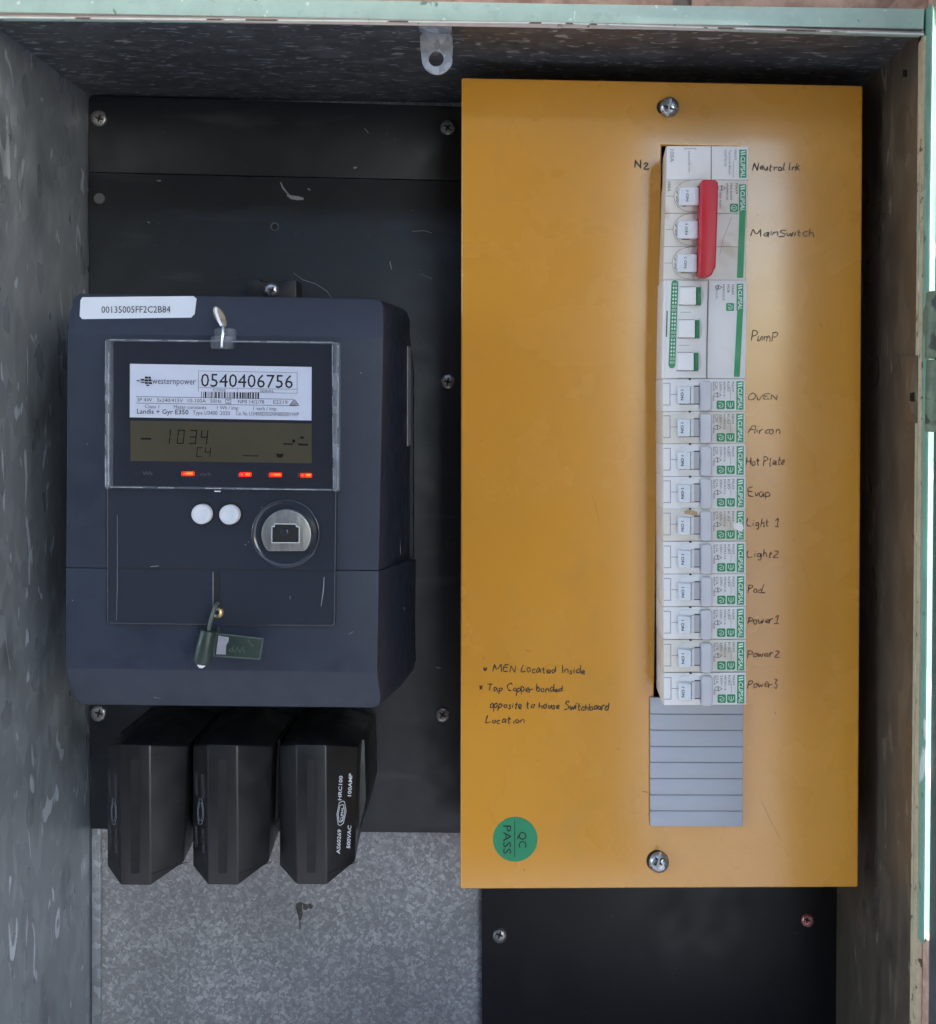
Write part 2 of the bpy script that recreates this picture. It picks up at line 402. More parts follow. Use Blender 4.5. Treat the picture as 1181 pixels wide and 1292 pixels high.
def brick_mesh(w, h, seed):
    rnd = random.Random(seed); bm = bmesh.new()
    nx, nz = max(2, int(w / .018)), 5
    grid = [[bm.verts.new((w * i / nx, (-rnd.uniform(.001, .0075) if 0 < i < nx and 0 < k < nz else 0), h * k / nz)) for k in range(nz + 1)] for i in range(nx + 1)]
    for i in range(nx):
        for k in range(nz): bm.faces.new((grid[i][k], grid[i + 1][k], grid[i + 1][k + 1], grid[i][k + 1]))
    r = bmesh.ops.extrude_edge_only(bm, edges=[e for e in bm.edges if e.is_boundary])
    bmesh.ops.translate(bm, vec=(0, .02, 0), verts=[v for v in r['geom'] if isinstance(v, bmesh.types.BMVert)])
    bmesh.ops.recalc_face_normals(bm, faces=bm.faces)
    me = bpy.data.meshes.new('brick'); bm.to_mesh(me); bm.free(); me.materials.append(M['brick']); return me
protos = [brick_mesh(.23, .076, k) for k in range(4)]
def put_brick(x0, x1, zz, h, k):
    me = protos[k % 4] if abs(x1 - x0 - .23) < 1e-4 and abs(h - .076) < 1e-4 else brick_mesh(x1 - x0, h, k)
    o = bpy.data.objects.new('brick', me); C.objects.link(o); o.parent = bw
    o.location = Vector((x0, .4945, zz)) - bw.location
k = 0
zz = .2105 - .086 * 10
for row in range(15):
    z0 = .2052 + .086 * (row - 10); z1 = z0 + .076
    x = -.9 + (.12 if row % 2 else 0) + .03
    while x < .9:
        a, b = x, x + .23; x += .24; k += 1
        if z1 > HZ0 and z0 < HZ1:
            if b > HX0 - .012 and a < HX1 + .012:
                if a < HX0 - .03: put_brick(a, HX0 - .012, z0, .076, k)
                if b > HX1 + .03 and z0 > -.27: put_brick(HX1 + .012, b, z0, .076, k)
                continue
        put_brick(a, b, z0, .076, k)
for i_ in range(2):  # extra bricks out of view, added to block sun through the door gap
    me = brick_mesh(.09, .076, 50 + i_); o = bpy.data.objects.new('brick', me); C.objects.link(o); o.parent = bw
    o.location = Vector((.2132, .4812, .2075 + .0815 * i_)) - bw.location
zl = P(1170, 1184, .483).z
for i_ in range(3):
    me = brick_mesh(.09, .076, 40 + i_); o = bpy.data.objects.new('brick', me); C.objects.link(o); o.parent = bw
    o.location = Vector((.2122 - .0012 * i_, .4805, zl - .076 - .082 * i_)) - bw.location

# unseen eave, added to keep direct sun out of the cabinet
ev = thing('added_eave', 'unseen eave added above the cabinet to block the sun', 'eave', Vector((0, .5, .6)))
m = MB(); boxw(m, -2.2, .95, -.12, .66, .6, .612, M['paper']); m.build('soffit', ev)
m = MB(); boxw(m, -2.2, .95, -.145, -.1205, .59, .74, M['fence']); m.build('fascia', ev)
# unseen fence with a gap, added to shape reflections on the yellow cover
fe = thing('added_fence', 'unseen timber paling fence added opposite the cabinet to shape its reflections', 'fence', Vector((0, -.95, -1.25)))
k = 0; x = -2.6
while x < 2.6:
    light_gap = .29 < x + .05 < 1.7
    m = MB(); zt = .95 + random.uniform(-.01, .01); y_ = -.962 - .004 * (k % 2); boxw(m, x, x + .106, y_, y_ + .014, .52 if light_gap else -1.24, zt, M['fence']); m.build('paling', fe); k += 1
    x += .1
for z_ in (.6, -.9):
    m = MB(); boxw(m, -2.6, 2.6 if z_ > 0 else .29, -1.01, -.967, z_, z_ + .08, M['fence']); m.build('rail', fe)
cab = thing('meter_cabinet', 'recessed galvanised steel cabinet with chipped mint green frame', 'cabinet', Vector((0, .62, ZB)))
m = MB(); boxw(m, XL, XR, BK, BK + .002, ZB, ZT, M['galv_back']); m.build('back_sheet', cab)
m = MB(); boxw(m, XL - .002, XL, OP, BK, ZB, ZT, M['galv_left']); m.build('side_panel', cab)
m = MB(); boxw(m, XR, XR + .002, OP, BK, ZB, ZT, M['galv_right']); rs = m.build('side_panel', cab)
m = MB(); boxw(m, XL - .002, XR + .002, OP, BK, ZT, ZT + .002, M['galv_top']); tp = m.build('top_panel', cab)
m = MB(); boxw(m, XL - .002, XR + .002, OP, BK, ZB - .002, ZB, M['galv_top']); m.build('bottom_panel', cab)
# corner return at lower left
m = MB(); boxw(m, XL + .0008, XL + .0065, BK - .0035, BK - .0005, ZB, -.262, M['galv_tab']); m.build('corner_return', cab, bevel=.0006)
# frame: mint flange with bare inner lip
def px_rail(name, poly, Yf, Yb, mat, bevel=.0008):
    m = MB(); prism(m, poly, Yf, Yb, mat); return m.build(name, cab, bevel=bevel)
fr = px_rail('frame_rail', [(-60, -6), (480, 0), (700, 4), (1167, 10.5), (1165.5, 42.5), (700, 28.5), (-60, 20.5)], LIP, LIP + .006, M['mint'])
m = MB(); prism(m, [(-60, 20.2), (700, 28.2), (1166, 42.2), (1166, 43.8), (700, 29.8), (-60, 21.9)], LIP - .0003, LIP + .001, M['mint_chip']); m.build('chipped_edge', fr)
m = MB(); vs = [P(-60, 21.5, LIP), P(1165, 43.6, LIP)]
vb = [Vector((v.x, OP, ZT)) for v in vs]
m.add(vs + vb + [v + Vector((0, 0, .003)) for v in vs + vb], [[0, 1, 3, 2], [4, 6, 7, 5], [0, 4, 5, 1], [2, 3, 7, 6], [0, 2, 6, 4], [1, 5, 7, 3]], M['primer']); m.build('inner_lip', fr)
m = MB(); rows = [(1168.5, 11), (1164.8, 300), (1163, 560), (1157.6, 1182)]
prof = [(0, 0), (.0001, -.0042), (.0005, -.0054), (.0010, -.0058), (.0016, -.0056), (.0026, -.0046), (.0038, -.0032), (.0050, -.0016), (.0056, 0), (.016, 0), (.016, .006), (0, .006)]
vs = []
for i_, (x, y) in enumerate(rows):
    c = P(x, y, LIP + .0004)
    vs += [c + Vector((a * (.72 if a < .007 else 1), b, 0)) for a, b in prof]
n = len(prof); ff = [list(range(n)), list(range(4 * n - 1, 3 * n - 1, -1))]
for a in range(3):
    for b in range(n): ff.append([a * n + b, a * n + (b + 1) % n, (a + 1) * n + (b + 1) % n, (a + 1) * n + b])
m.add(vs, ff, M['mint_stile']); fs_ = m.build('frame_stile', cab, angle=60)
m = MB(); pr = [(1166, 45), (1164.2, 300), (1162.5, 560), (1157, 1180), (1154, 1560)]
vs = [P(x, y, LIP - .0003) for x, y in pr]; n = len(vs)
vb = [Vector((XR, OP, v.z)) for v in vs]
al = vs + vb + [v + Vector((.0028, 0, 0)) for v in vs] + [v + Vector((.0035, 0, 0)) for v in vb]
ff = []
for i in range(n - 1): ff += [[i, i + 1, n + i + 1, n + i], [2 * n + i, 3 * n + i, 3 * n + i + 1, 2 * n + i + 1], [i, 2 * n + i, 2 * n + i + 1, i + 1], [n + i, n + i + 1, 3 * n + i + 1, 3 * n + i]]
m.add(al, ff, M['primer_r']); m.build('inner_lip', fs_)
m = MB(); boxw(m, XL - .03, XL, LIP, LIP + .006, ZB - .03, .19, M['mint']); m.build('frame_stile', cab, bevel=.0008)
m = MB(); boxw(m, XL - .03, XR + .02, LIP - .0006, LIP + .0054, ZB - .03, ZB, M['mint']); m.build('frame_rail', cab, bevel=.0008)
# hasp tab under the top rail
tab = [(529.5, 41), (570.5, 42), (571, 68), (568.5, 70), (571, 72), (570.6, 80), (567, 85.5), (564, 89), (558, 93), (551, 94.5), (544, 93), (537, 88), (533, 81), (531, 65)]
m = MB(); ringplate(m, tab, (550.3, 74.3), 9.6, .502, .5035, M['galv_tab'])
a = [P(529.5, 41, .502), P(570.5, 42, .502)]
b = [Vector((v.x, .494, ZT - .0006)) for v in a]
m.add(a + b + [v + Vector((0, .0012, .0012)) for v in a + b], [[0, 1, 3, 2], [4, 6, 7, 5], [0, 4, 5, 1], [2, 3, 7, 6], [0, 2, 6, 4], [1, 5, 7, 3]], M['galv_tab'])
m.build('hasp_tab', cab, angle=50)
# plate on the right wall
m = MB()
q = [PX(x, y, XR - .0012) for x, y in ((1128, 449.5), (1157, 448.5), (1156, 534), (1127, 530.5))]
extr(m, q, [v + Vector((.0011, 0, 0)) for v in q], M['galv_right']); m.build('backing_plate', cab, bevel=.0003)
m = MB(); q = [PX(x, y, XR - .0016) for x, y in ((1148, 496), (1153, 495), (1153, 507), (1148, 506))]
extr(m, q, [v + Vector((.0003, 0, 0)) for v in q], M['recess']); m.build('latch_slot', cab)
m = MB(); q = [PX(x, y, XR - .0006) for x, y in ((1139, 88), (1143, 88), (1143, 97), (1139, 97))]
extr(m, q, [v + Vector((.0005, 0, 0)) for v in q], M['recess']); m.build('slot', cab)
# door swung open past square, and its hinge
hx = Vector((P(1166, 44, LIP).x + .0040, .4806, 0))
dd = Vector((math.sin(rad(13)), -math.cos(rad(13)), 0)); dn = Vector((dd.y, -dd.x, 0))
m = MB(); z0 = ZB - .02; z1 = .27
A = [Vector((hx.x, hx.y, z0)), Vector((hx.x, hx.y, z0)) + dd * .47, Vector((hx.x, hx.y, z1)) + dd * .47, Vector((hx.x, hx.y, z1))]
extr(m, A, [v - dn * .0015 for v in A], M['door_in']); door = m.build('door', cab)
for (y0, y1) in ((368, 452.5), (453.8, 545)):
    m = MB(); c0 = P(1180.5, y0, .476); c1 = P(1179, y1, .476)
    tube(m, [c0, c0 + (c1 - c0) * .02, c0 + (c1 - c0) * .98, c1], [.0038, .0046, .0046, .0038], M['hinge'], 20); m.build('hinge_barrel', door, angle=60)

# ------------------------------------------------------------------ screws
def screw(px, py, Y, r, parent, mat, dome=.0018, cross=45, name='screw', slot=False):
    m = MB(); lathe(m, px, py, Y, [(r, 0), (r * .98, dome * .45), (r * .82, dome * .8), (r * .5, dome), (r * .2, dome * 1.03)], mat, 28)
    o = m.build(name, parent, angle=50)
    m = MB(); a = rad(cross); d = dome * 1.03 + .00012
    for t in ((a,) if False else (a, a + math.pi / 2)):
        L, W = r * .52, r * .13
        ca, sa = math.cos(t), math.sin(t)
        flat(m, [(px + u * ca - v * sa, py + u * sa + v * ca) for u, v in ((-L, -W * .5), (-L * .3, -W), (L * .3, -W), (L, -W * .5), (L, W * .5), (L * .3, W), (-L * .3, W), (-L, W * .5))], Y - d - (0 if t == a else .00003), M['recess'])
    if slot:
        t = rad(-78); ca, sa = math.cos(t), math.sin(t); L, W = r * .93, r * .1
        flat(m, [(px + u * ca - v * sa, py + u * sa + v * ca) for u, v in ((-L, -W), (L, -W), (L, W), (-L, W))], Y - d - .00006, M['steelb'])
    m.build('cross_recess', o)
    return o

# ------------------------------------------------------------------ black mounting board (upper)
bd = thing('mounting_board', 'tall black mounting board behind the electricity meter', 'board', P(345, 1045, BD))
m = MB(); prism(m, rrect(111.5, 120.5, 600, 222.6, 4, 3)[:0] + [(116, 120.2), (111.5, 125), (111.8, 217), (600, 228.2), (600, 134.5)], BD, BD + .0055, M['board']); m.build('panel', bd, bevel=.0006)
m = MB(); prism(m, [(111.8, 217.6), (600, 228.9), (600, 1051.5), (340, 1049), (114, 1046)], BD + .0001, BD + .0055, M['board']); m.build('panel', bd, bevel=.0005)
for x, y, r, c in ((125, 149.5, 10, 20), (565, 161, 9.5, 40), (565, 481.5, 9.5, 10), (124.5, 900, 10, 15), (558.5, 902, 9.5, 35)):
    screw(x, y, BD, r, bd, M['screwhead'], .0017, c)
m = MB(); lathe(m, 125.5, 250.5, BD, [(7, 0), (6.5, .0004), (3, .0005)], M['print_grey']); m.build('plug', bd)
m = MB(); lathe(m, 346.5, 286, BD, [(5.4, 0), (5.0, .0003), (4.2, .0003)], M['print_grey']); lathe(m, 347, 286.2, BD, [(3.8, 0), (3.8, .0004)], M['recess']); m.build('drilled_hole', bd)
m = MB(); lathe(m, 566.5, 258.5, BD, [(5, 0), (5, .0002)], M['recess']); m.build('drilled_hole', bd)
def scuffs(parent, items, Y, name='scuff_mark', mat='scuff'):
    m = MB()
    for pts, w in items:
        n = len(pts)
        top = []; bot = []
        for i, (x, y) in enumerate(pts):
            a = pts[max(0, i - 1)]; b = pts[min(n - 1, i + 1)]; L = math.hypot(b[0] - a[0], b[1] - a[1])
            nx, ny = -(b[1] - a[1]) / L, (b[0] - a[0]) / L
            ww = w * (.25 + .75 * math.sin(math.pi * (i + .5) / n)) * random.uniform(.7, 1.2) / 2
            top.append((x + nx * ww, y + ny * ww)); bot.append((x - nx * ww, y - ny * ww))
        for i in range(n - 1): flat(m, [top[i], top[i + 1], bot[i + 1], bot[i]], Y, M[mat])
    return m.build(name, parent, closed=False)
scuffs(bd, [([(354, 230), (357, 237), (362, 243), (366, 247)], 2.2), ([(362, 246), (368, 249), (376, 250), (383, 251)], 5), ([(388, 238), (392, 240)], 2.5), ([(446, 212), (450, 211)], 3), ([(460, 162), (465, 168)], 1),
    ([(370, 344), (382, 353), (398, 358), (412, 367), (425, 384)], .8), ([(520, 292), (535, 291), (545, 294)], .8), ([(492, 330), (494, 340)], 1.5), ([(198, 228), (203, 228)], 2), ([(186, 280), (189, 281)], 2), ([(550, 842), (556, 843)], 2.4), ([(530, 345), (545, 352)], .7)], BD - EPS)
# lower black board
bl = thing('lower_board', 'plain black board below the yellow switchboard enclosure', 'board', P(830, 1500, BD))
m = MB(); prism(m, [(607.5, 1100), (1059, 1100), (1055.5, 1340), (608.5, 1340)], BD, BD + .0055, M['board_low']); m.build('panel', bl, bevel=.0005)
screw(630.5, 1180, BD, 9.3, bl, M['screwhead'], .0025, 20)
screw(1018.5, 1161, BD, 8.2, bl, M['glint_screw'], .0025, 15)
# dirt run on the back sheet
M['rust'] = nmat('dirt_stain', '#5d564e', .9, var=.25, scale=300)
M['rust'].node_tree.nodes['Principled BSDF'].inputs['Alpha'].default_value = .75
m = MB()
for pl_ in ([(374, 1140), (378, 1138), (382, 1139), (381, 1146), (382, 1153), (380, 1160), (377.5, 1163), (376, 1156), (374.5, 1150), (373, 1145)], [(382, 1139.5), (388, 1141), (392, 1139.5), (395, 1143), (393, 1147), (389, 1146), (386, 1149), (382.5, 1147)], [(378, 1163.5), (379.5, 1163), (379, 1172), (378, 1177)]): flat(m, pl_, BK - .0003, M['rust'])
m.build('dirt_stain', cab, closed=False)

# ------------------------------------------------------------------ electricity meter
mt = thing('electricity_meter', 'dark blue-grey electricity meter with red lamps and white number plate', 'meter', P(282, 890, BD))
def shell(name, outline, facesidx, back, mat, bevel=.0006):
    m = MB(); fr = [P(*p) for p in outline]; bk = []
    for p, b in zip(outline, back):
        if b is None:
            v = P(*p); bk.append(Vector((v.x, .606, v.z)))
        else: bk.append(P(*b))
    n = len(fr)
    m.add(fr + bk, facesidx + [[i, n + i, n + (i + 1) % n, (i + 1) % n] for i in range(n)] + [list(range(2 * n - 1, n - 1, -1))], mat)
    return m.build(name, mt, bevel=bevel, seg=3, bang=9)
up = [(83, 716.2, MF), (85, 421, MF), (88, 394, .5043), (92.5, 377, .5070), (99, 370.5, .5081), (474, 376.2, .5080), (481, 379.5, .5074), (484, 387, .5062), (483.8, 426, MF), (478, 719.6, MF)]
shell('upper_cover', up, [[0, 1, 8, 9], [1, 2, 3, 4, 5, 6, 7, 8]], [None, None, None, None, None, (508, 389, .603), (513.5, 393.5, .603), (517, 404, .603), (517.5, 437, .603), (517, 706, .603)], M['meter'])
lo = [(83, 716.6, MF), (83, 843, MF), (88.5, 866, .5040), (95.5, 883, .5072), (103, 889.3, .5083), (471, 893.2, .5085), (479, 889.5, .5080), (480.5, 880, .5062), (476, 848.5, MF), (478, 720.0, MF)]
shell('terminal_cover', lo, [[0, 1, 8, 9], [1, 2, 3, 4, 5, 6, 7, 8]], [None, None, None, None, None, (500, 868, .575), (505, 866, .575), (512, 858, .585), (523, 843, .602), (525, 705.5, .602)], M['meter'])
m = MB(); prism(m, [(120, 395), (513, 402), (521, 470), (521, 700), (523, 838), (500, 870), (130, 868)], .6045, BD - .0002, M['meter_side']); m.build('base', mt)
# number sticker on the sloping top edge
slope = lambda x, y: MF + (421 + .0095 * (x - 85) - y) / 50 * .0081 - .00022
m = MB(); prism(m, [(104, 375), (244, 373.6), (248, 377), (245.5, 396), (241, 400.6), (104, 402.6), (100.5, 399), (101.5, 379)], slope, .5095, M['sticker'])
st = m.build('number_sticker', mt)
m = MB(); sl2 = lambda x, y: slope(x, y) - EPS
text(m, '00135005FF2C2B84', 128, 394.8, 8.4, sl2, M['ink'], w=87, rot=-.3); m.build('lettering', st, closed=False)
# glossy front panel, cable slot
GP = MF - .0025
gl = [(134, 428), (426, 432.5), (425.5, 600), (423.5, 786), (420, 791), (139, 788), (134, 784)]
m = MB(); prism(m, gl, GP, MF + .001, M['gloss']); fp = m.build('front_panel', mt, bevel=.0009, seg=3)
m = MB(); line(m, [(134, 717), (424, 720.6)], .9, GP - .0001, M['recess']); prism(m, rrect(270.5, 722, 277.5, 776, 3, 3), GP - .00012, MF + .0008, M['recess']); m.build('cable_slot', fp)
m = MB(); line(m, [(268.8, 722), (268.8, 775)], .8, GP - .00015, M['scuff']); m.build('slot_edge', fp, closed=False)
# number plate
PL = GP - .0006
tilt = math.atan2(4, 229)
def pl(u, v): return (164 + u * math.cos(tilt) - v * math.sin(tilt) * .2, 459 + v + u * math.sin(tilt))
m = MB(); prism(m, [pl(0, 0), pl(229, 0), pl(229, 67.5), pl(0, 67.5)], PL, GP, M['paper']); plate = m.build('number_plate', mt)
m = MB(); LT = PL - EPS; td = math.degrees(tilt)
def T(s, u, v, h, w, mat='ink', bold=0): x, y = pl(u, v); text(m, s, x, y, h, LT, M[mat], w=w, rot=td, bold=bold)
def Ln(u0, v0, u1, v1, w=.7, mat='ink2'): line(m, [pl(u0, v0), pl(u1, v1)], w, LT, M[mat])
T('westernpower', 28, 24.8, 8.2, 55, 'ink2')
for (u, v, w, h) in ((8, 20.6, 4, 1.4), (13, 19, 5, 2), (13, 22.6, 5, 1.2), (18.5, 15.8, 4, 2.6), (18.5, 19.3, 4, 2.6), (18.5, 22.8, 4, 2.2), (23, 15.8, 3, 2.6), (23, 19.2, 4, 2.6), (23, 22.8, 4.5, 2.4), (20, 26, 4, 1.6)):
    flat(m, [pl(u, v), pl(u + w, v - .2), pl(u + w + .7, v + h), pl(u + .7, v + h)], LT, M['ink'])
T('0540406756', 89.5, 27.2, 16.8, 116, 'ink')
for a in ((86.5, 7.5, 211, 7.5), (86.5, 7.5, 86.5, 33.5), (211, 7.5, 211, 33.5), (86.5, 28.5, 211, 28.5), (150, 33.5, 211, 33.5), (136, 28.5, 136, 33.5)): Ln(*a, .6, 'ink3')
T('CODE', 105, 32.8, 3.2, 16, 'ink2'); T('SERIAL', 164, 32.8, 3.2, 18, 'ink2')
rb = random.Random(3); u = 90
while u < 164:
    w = rb.choice((.7, .7, 1.4, 2)); flat(m, [pl(u, 33.5), pl(u + w, 33.5), pl(u + w, 41), pl(u, 41)], LT, M['ink']); u += w + rb.choice((.9, 1.3, 1.8))
Ln(8, 41.2, 206, 41.2, .6, 'ink2'); Ln(8, 49.4, 210, 49.4, .6, 'ink2')
for s, u, w in (('3P 4W', 9, 19), ('3x240/415V', 34, 33), ('10-100A', 73, 23), ('50Hz', 101.5, 14), ('NMI 14/2/78', 136.5, 33), ('E2219', 181, 18)): T(s, u, 47.4, 4.6, w, 'ink2')
for a in ((121, 42.6, 127.5, 42.6), (121, 48.2, 127.5, 48.2), (121, 42.6, 121, 48.2), (127.5, 42.6, 127.5, 48.2), (122.8, 44.2, 125.8, 44.2), (122.8, 46.8, 125.8, 46.8)): Ln(*a, .6, 'ink2')
for a in ((202, 48.6, 207.5, 41.6), (207.5, 41.6, 213, 48.6), (202, 48.6, 213, 48.6), (205, 47, 208, 44.5), (207, 47.5, 210, 46)): Ln(*a, .9, 'ink')
for s, u, w in (('Class 1', 19, 18), ('Meter constants', 55.5, 41), ('1 Wh / imp', 110, 27), ('1 varh / imp', 156, 29)): T(s, u, 55.6, 4.6, w, 'ink2')
T('Landis + Gyr E350', 9, 62.6, 6, 65, 'ink', bold=.008)
for s, u, w in (('Type U3400', 79.5, 31), ('2020', 114, 12.5), ('Cat. No.', 134, 15), ('U3400DSGNNBS001WP', 150.5, 63)): T(s, u, 62.6, 5, w, 'ink2')
m.build('lettering', plate, closed=False)
# lcd
m = MB(); prism(m, [(164.5, 530.5), (393, 534.5), (393, 584.5), (164.5, 581.5)], GP - .0003, GP + .0002, M['lcd']); lcd = m.build('display', mt)
m = MB(); LY = GP - .0003 - EPS
SEG = {'0': 'abcdef', '1': 'bc', '3': 'abgcd', '4': 'fgbc', 'C': 'adef'}
def seven(ch, x, y, w, h, t):
    sh = lambda X, Yy: (x + X + (h - Yy) * .1, y + Yy)
    q = {'a': (0, 0, w, t), 'd': (0, h - t, w, h), 'g': (0, h / 2 - t / 2, w, h / 2 + t / 2), 'f': (0, 0, t, h / 2), 'b': (w - t, 0, w, h / 2), 'e': (0, h / 2, t, h), 'c': (w - t, h / 2, w, h)}
    for s in SEG[ch]:
        a, b, c_, d = q[s]; g_ = .35
        flat(m, [sh(a + g_, b + g_), sh(c_ - g_, b + g_), sh(c_ - g_, d - g_), sh(a + g_, d - g_)], LY, M['lcdseg'])
for ch, x in (('1', 205), ('0', 222.5), ('3', 238), ('4', 252)): seven(ch, x, 541.5 + (x - 205) * .018, 9.5, 18.5, 2.1)
for ch, x in (('C', 247), ('4', 257.5)): seven(ch, x, 564, 8, 13, 1.8)
line(m, [(178, 553.5), (190, 553.8)], 2.2, LY, M['lcdseg']); line(m, [(307, 574.8), (326, 575.3)], 1.2, LY, M['lcdseg'])
flat(m, [(348, 572.5), (358, 572.7), (356, 577.5), (350, 577.3)], LY, M['lcdseg'])
line(m, [(358, 560), (369, 560.4)], 1.8, LY, M['lcdseg']); flat(m, circ(370.5, 556.5, 2.2, 10), LY, M['lcdseg']); flat(m, circ(381, 552, 2.6, 10, 1.6), LY, M['lcdseg'])
line(m, [(377, 560.8), (388, 561.2)], 2.4, LY, M['lcdseg']); m.build('segments', lcd, closed=False)
# lamps
for x, y, w in ((237, 597.6, 16), (309.5, 598.6, 15), (347.5, 599.1, 16), (386, 599.6, 15)):
    m = MB(); prism(m, rrect(x - w / 2, y - 2.6, x + w / 2, y + 2.8, 1.2, 2), GP - .0004, GP + .0004, M['led'])
    flat(m, rect(x + (-2 if w == 16 else 0), y - 1.5, x + w / 2 - 1.5, y + 1.2), GP - .0006, M['ledhot'])
    flat(m, rect(x - 5.5, y - .9, x - 3, y + 1), GP - .0006, M['ledhot']); m.build('indicator_lamp', mt)
m = MB(); prism(m, rrect(169, 595.5, 177, 598.5, 1, 2), GP - .0003, GP + .0003, M['recess']); m.build('indicator_lamp', mt)
m = MB(); LG = GP - .00012
text(m, 'Wh', 180, 599.5, 5, LG, M['print_grey'], w=12); text(m, 'varh', 252, 600.5, 5, LG, M['print_grey'], w=14)
for s, x in (('1', 300), ('2', 337), ('3', 375)): text(m, s, x, 602, 5, LG, M['print_grey'], w=2.4)
m.build('lettering', fp, closed=False)
# push buttons
for x, y in ((256.5, 648), (291.5, 648.6)):
    m = MB(); lathe(m, x, y, GP, [(14.6, 0), (14.2, .0004), (13, .0004)], M['recess'])
    lathe(m, x, y, GP, [(12.4, .0002), (12.4, .003), (11.4, .0038), (9, .0040), (6, .0033), (2, .0029)], M['button'], 32); m.build('push_button', mt, angle=60)
# optical port
m = MB(); lathe(m, 361, 673, GP, [(43.5, 0), (43, .0009), (41.5, .0011), (40, .0005), (36, .0002)], M['gloss'], 48); port = m.build('optical_port', mt, angle=60)
ring = [(361 + 31.5 * math.cos(t), min(695.5, 674.5 + 31.5 * math.sin(t))) for t in [2 * math.pi * k / 48 for k in range(48)]]
m = MB(); prism(m, ring, GP - .0042, GP, M['steelb']); m.build('steel_disc', port, bevel=.0006)
m = MB(); prism(m, [(343, 665), (346.5, 665), (347, 661.5), (373, 662), (373.5, 665), (377, 665.3), (376.8, 684), (343.3, 684)], GP - .0047, GP - .0040, M['recess']); so_ = m.build('socket', port)
m = MB(); line(m, [(343, 684.6), (343, 664.4), (346.3, 664.4), (346.6, 660.8), (373.4, 661.3), (374, 664.6), (377.6, 665), (377.3, 684.8), (343, 684.8)], .9, GP - .0050, M['print_w']); lathe(m, 358.5, 671, GP - .0047, [(5.2, 0), (5, .0003), (3, .0006)], M['gloss'], 20); m.build('socket_rim', port, angle=50)
# clear hinged window over plate and display
WY = GP - .0045
m = MB(); prism(m, rrect(134.5, 428.5, 425.5, 619, 5, 4), WY, WY + .0012, M['clear']); win = m.build('window', mt)
m = MB()
for a in (([(132.5, 427.5), (138.5, 427.8), (138, 617), (132, 617)]), ([(418, 431.8), (427.8, 432), (427.4, 620), (419.5, 620)])): prism(m, a, WY - .0008, WY + .0042, M['edge'])
prism(m, [(138, 427.2), (420, 430.6), (420, 433.4), (138, 430)], WY - .0006, WY + .004, M['edge'])
prism(m, [(138, 613.4), (419, 617), (419, 619.4), (138, 615.8)], WY - .0006, WY + .0035, M['edge'])
m.build('window_rim', win, bevel=.0004)
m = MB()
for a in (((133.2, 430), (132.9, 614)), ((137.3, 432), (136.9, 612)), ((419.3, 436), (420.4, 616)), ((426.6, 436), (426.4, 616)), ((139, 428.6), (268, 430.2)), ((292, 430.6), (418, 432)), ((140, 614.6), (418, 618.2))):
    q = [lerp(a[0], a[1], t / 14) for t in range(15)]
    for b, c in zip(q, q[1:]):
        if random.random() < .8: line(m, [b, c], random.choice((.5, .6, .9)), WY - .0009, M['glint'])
m.build('edge_glint', win, closed=False)
for x0, x1, y0, y1 in ((131.5, 137.2, 466, 484), (131.5, 137.2, 498, 506), (131.5, 137.2, 551, 566), (131.5, 137.2, 578, 590), (131.5, 137.2, 596, 614), (420, 427.3, 470, 492), (420, 427.3, 512, 522), (420, 427.3, 560, 580), (420, 427.3, 600, 620)):
    m = MB(); prism(m, rect(x0, y0, x1, y1), WY - .0016, WY, M['edge']); m.build('window_lug', win, bevel=.0004)
m = MB()
for x, y, l in ((271, 619.8, 7),): line(m, [(x, y), (x + l, y + .2)], 1.4, GP - .0002, M['paper'])
m.build('latch_tip', win, closed=False)
# hanging lug and its screw
m = MB(); prism(m, [(313, 352.5), (327, 351.5), (328, 355), (358, 355.5), (359, 352), (374, 353), (374, 392), (313, 392)], .596, BD - .0004, M['blackplastic']); lug = m.build('hanging_lug', mt, bevel=.0008)
screw(343, 366, .596, 9.2, mt, M['steel'], .003, 30)
# label on the right flank
m = MB(); q = [P(513.6, 437, .589), P(517.6, 438, .6015), P(517.4, 561, .6015), P(513.4, 563, .589)]
q = [v + Vector((.0006, 0, 0)) for v in q]; extr(m, q, [v - Vector((.0005, 0, 0)) for v in q], M['ink3']); m.build('side_label', mt)

scuffs(mt, [([(504, 776), (507, 770), (509, 766)], 5), ([(493, 670), (497, 666)], 1.4), ([(505, 672), (505.5, 700)], .7)], .5665)
scuffs(mt, [([(91, 757), (92, 758)], 1.2), ([(194, 880), (203, 881)], .6), ([(455, 470), (456, 471)], 1.1), ([(110, 560), (110.5, 561)], 1), ([(440, 800), (446, 797)], .7)], MF - EPS)
scuffs(mt, [([(309, 687), (310, 687.6)], 1.4), ([(313, 683.6), (313.8, 684)], 1.1), ([(190, 715), (200, 714)], 1), ([(366, 752), (366, 756)], .9), ([(330, 640), (331, 640.6)], .8), ([(405, 765), (408, 745), (409, 728)], 1.1), ([(148, 650), (148, 740), (147, 783)], .45)], GP - EPS)
rd_ = random.Random(21)
scuffs(bd, [([(x_, y_), (x_ + rd_.uniform(.5, 2.6), y_ + rd_.uniform(-.9, .9))], rd_.uniform(.5, 1.2)) for x_, y_ in [(rd_.uniform(125, 575), rd_.uniform(130, 350)) for k in range(46)] + [(rd_.uniform(525, 575), rd_.uniform(360, 1040)) for k in range(30)]], BD - EPS, 'dust_speck', 'print_grey')
rd_ = random.Random(5)
scuffs(bl, [([(x_, y_), (x_ + rd_.uniform(.5, 2), y_ + rd_.uniform(-.9, .9))], rd_.uniform(.5, 1)) for x_, y_ in [(rd_.uniform(615, 1050), rd_.uniform(1130, 1290)) for k in range(26)]], BD - EPS, 'dust_speck', 'print_grey')
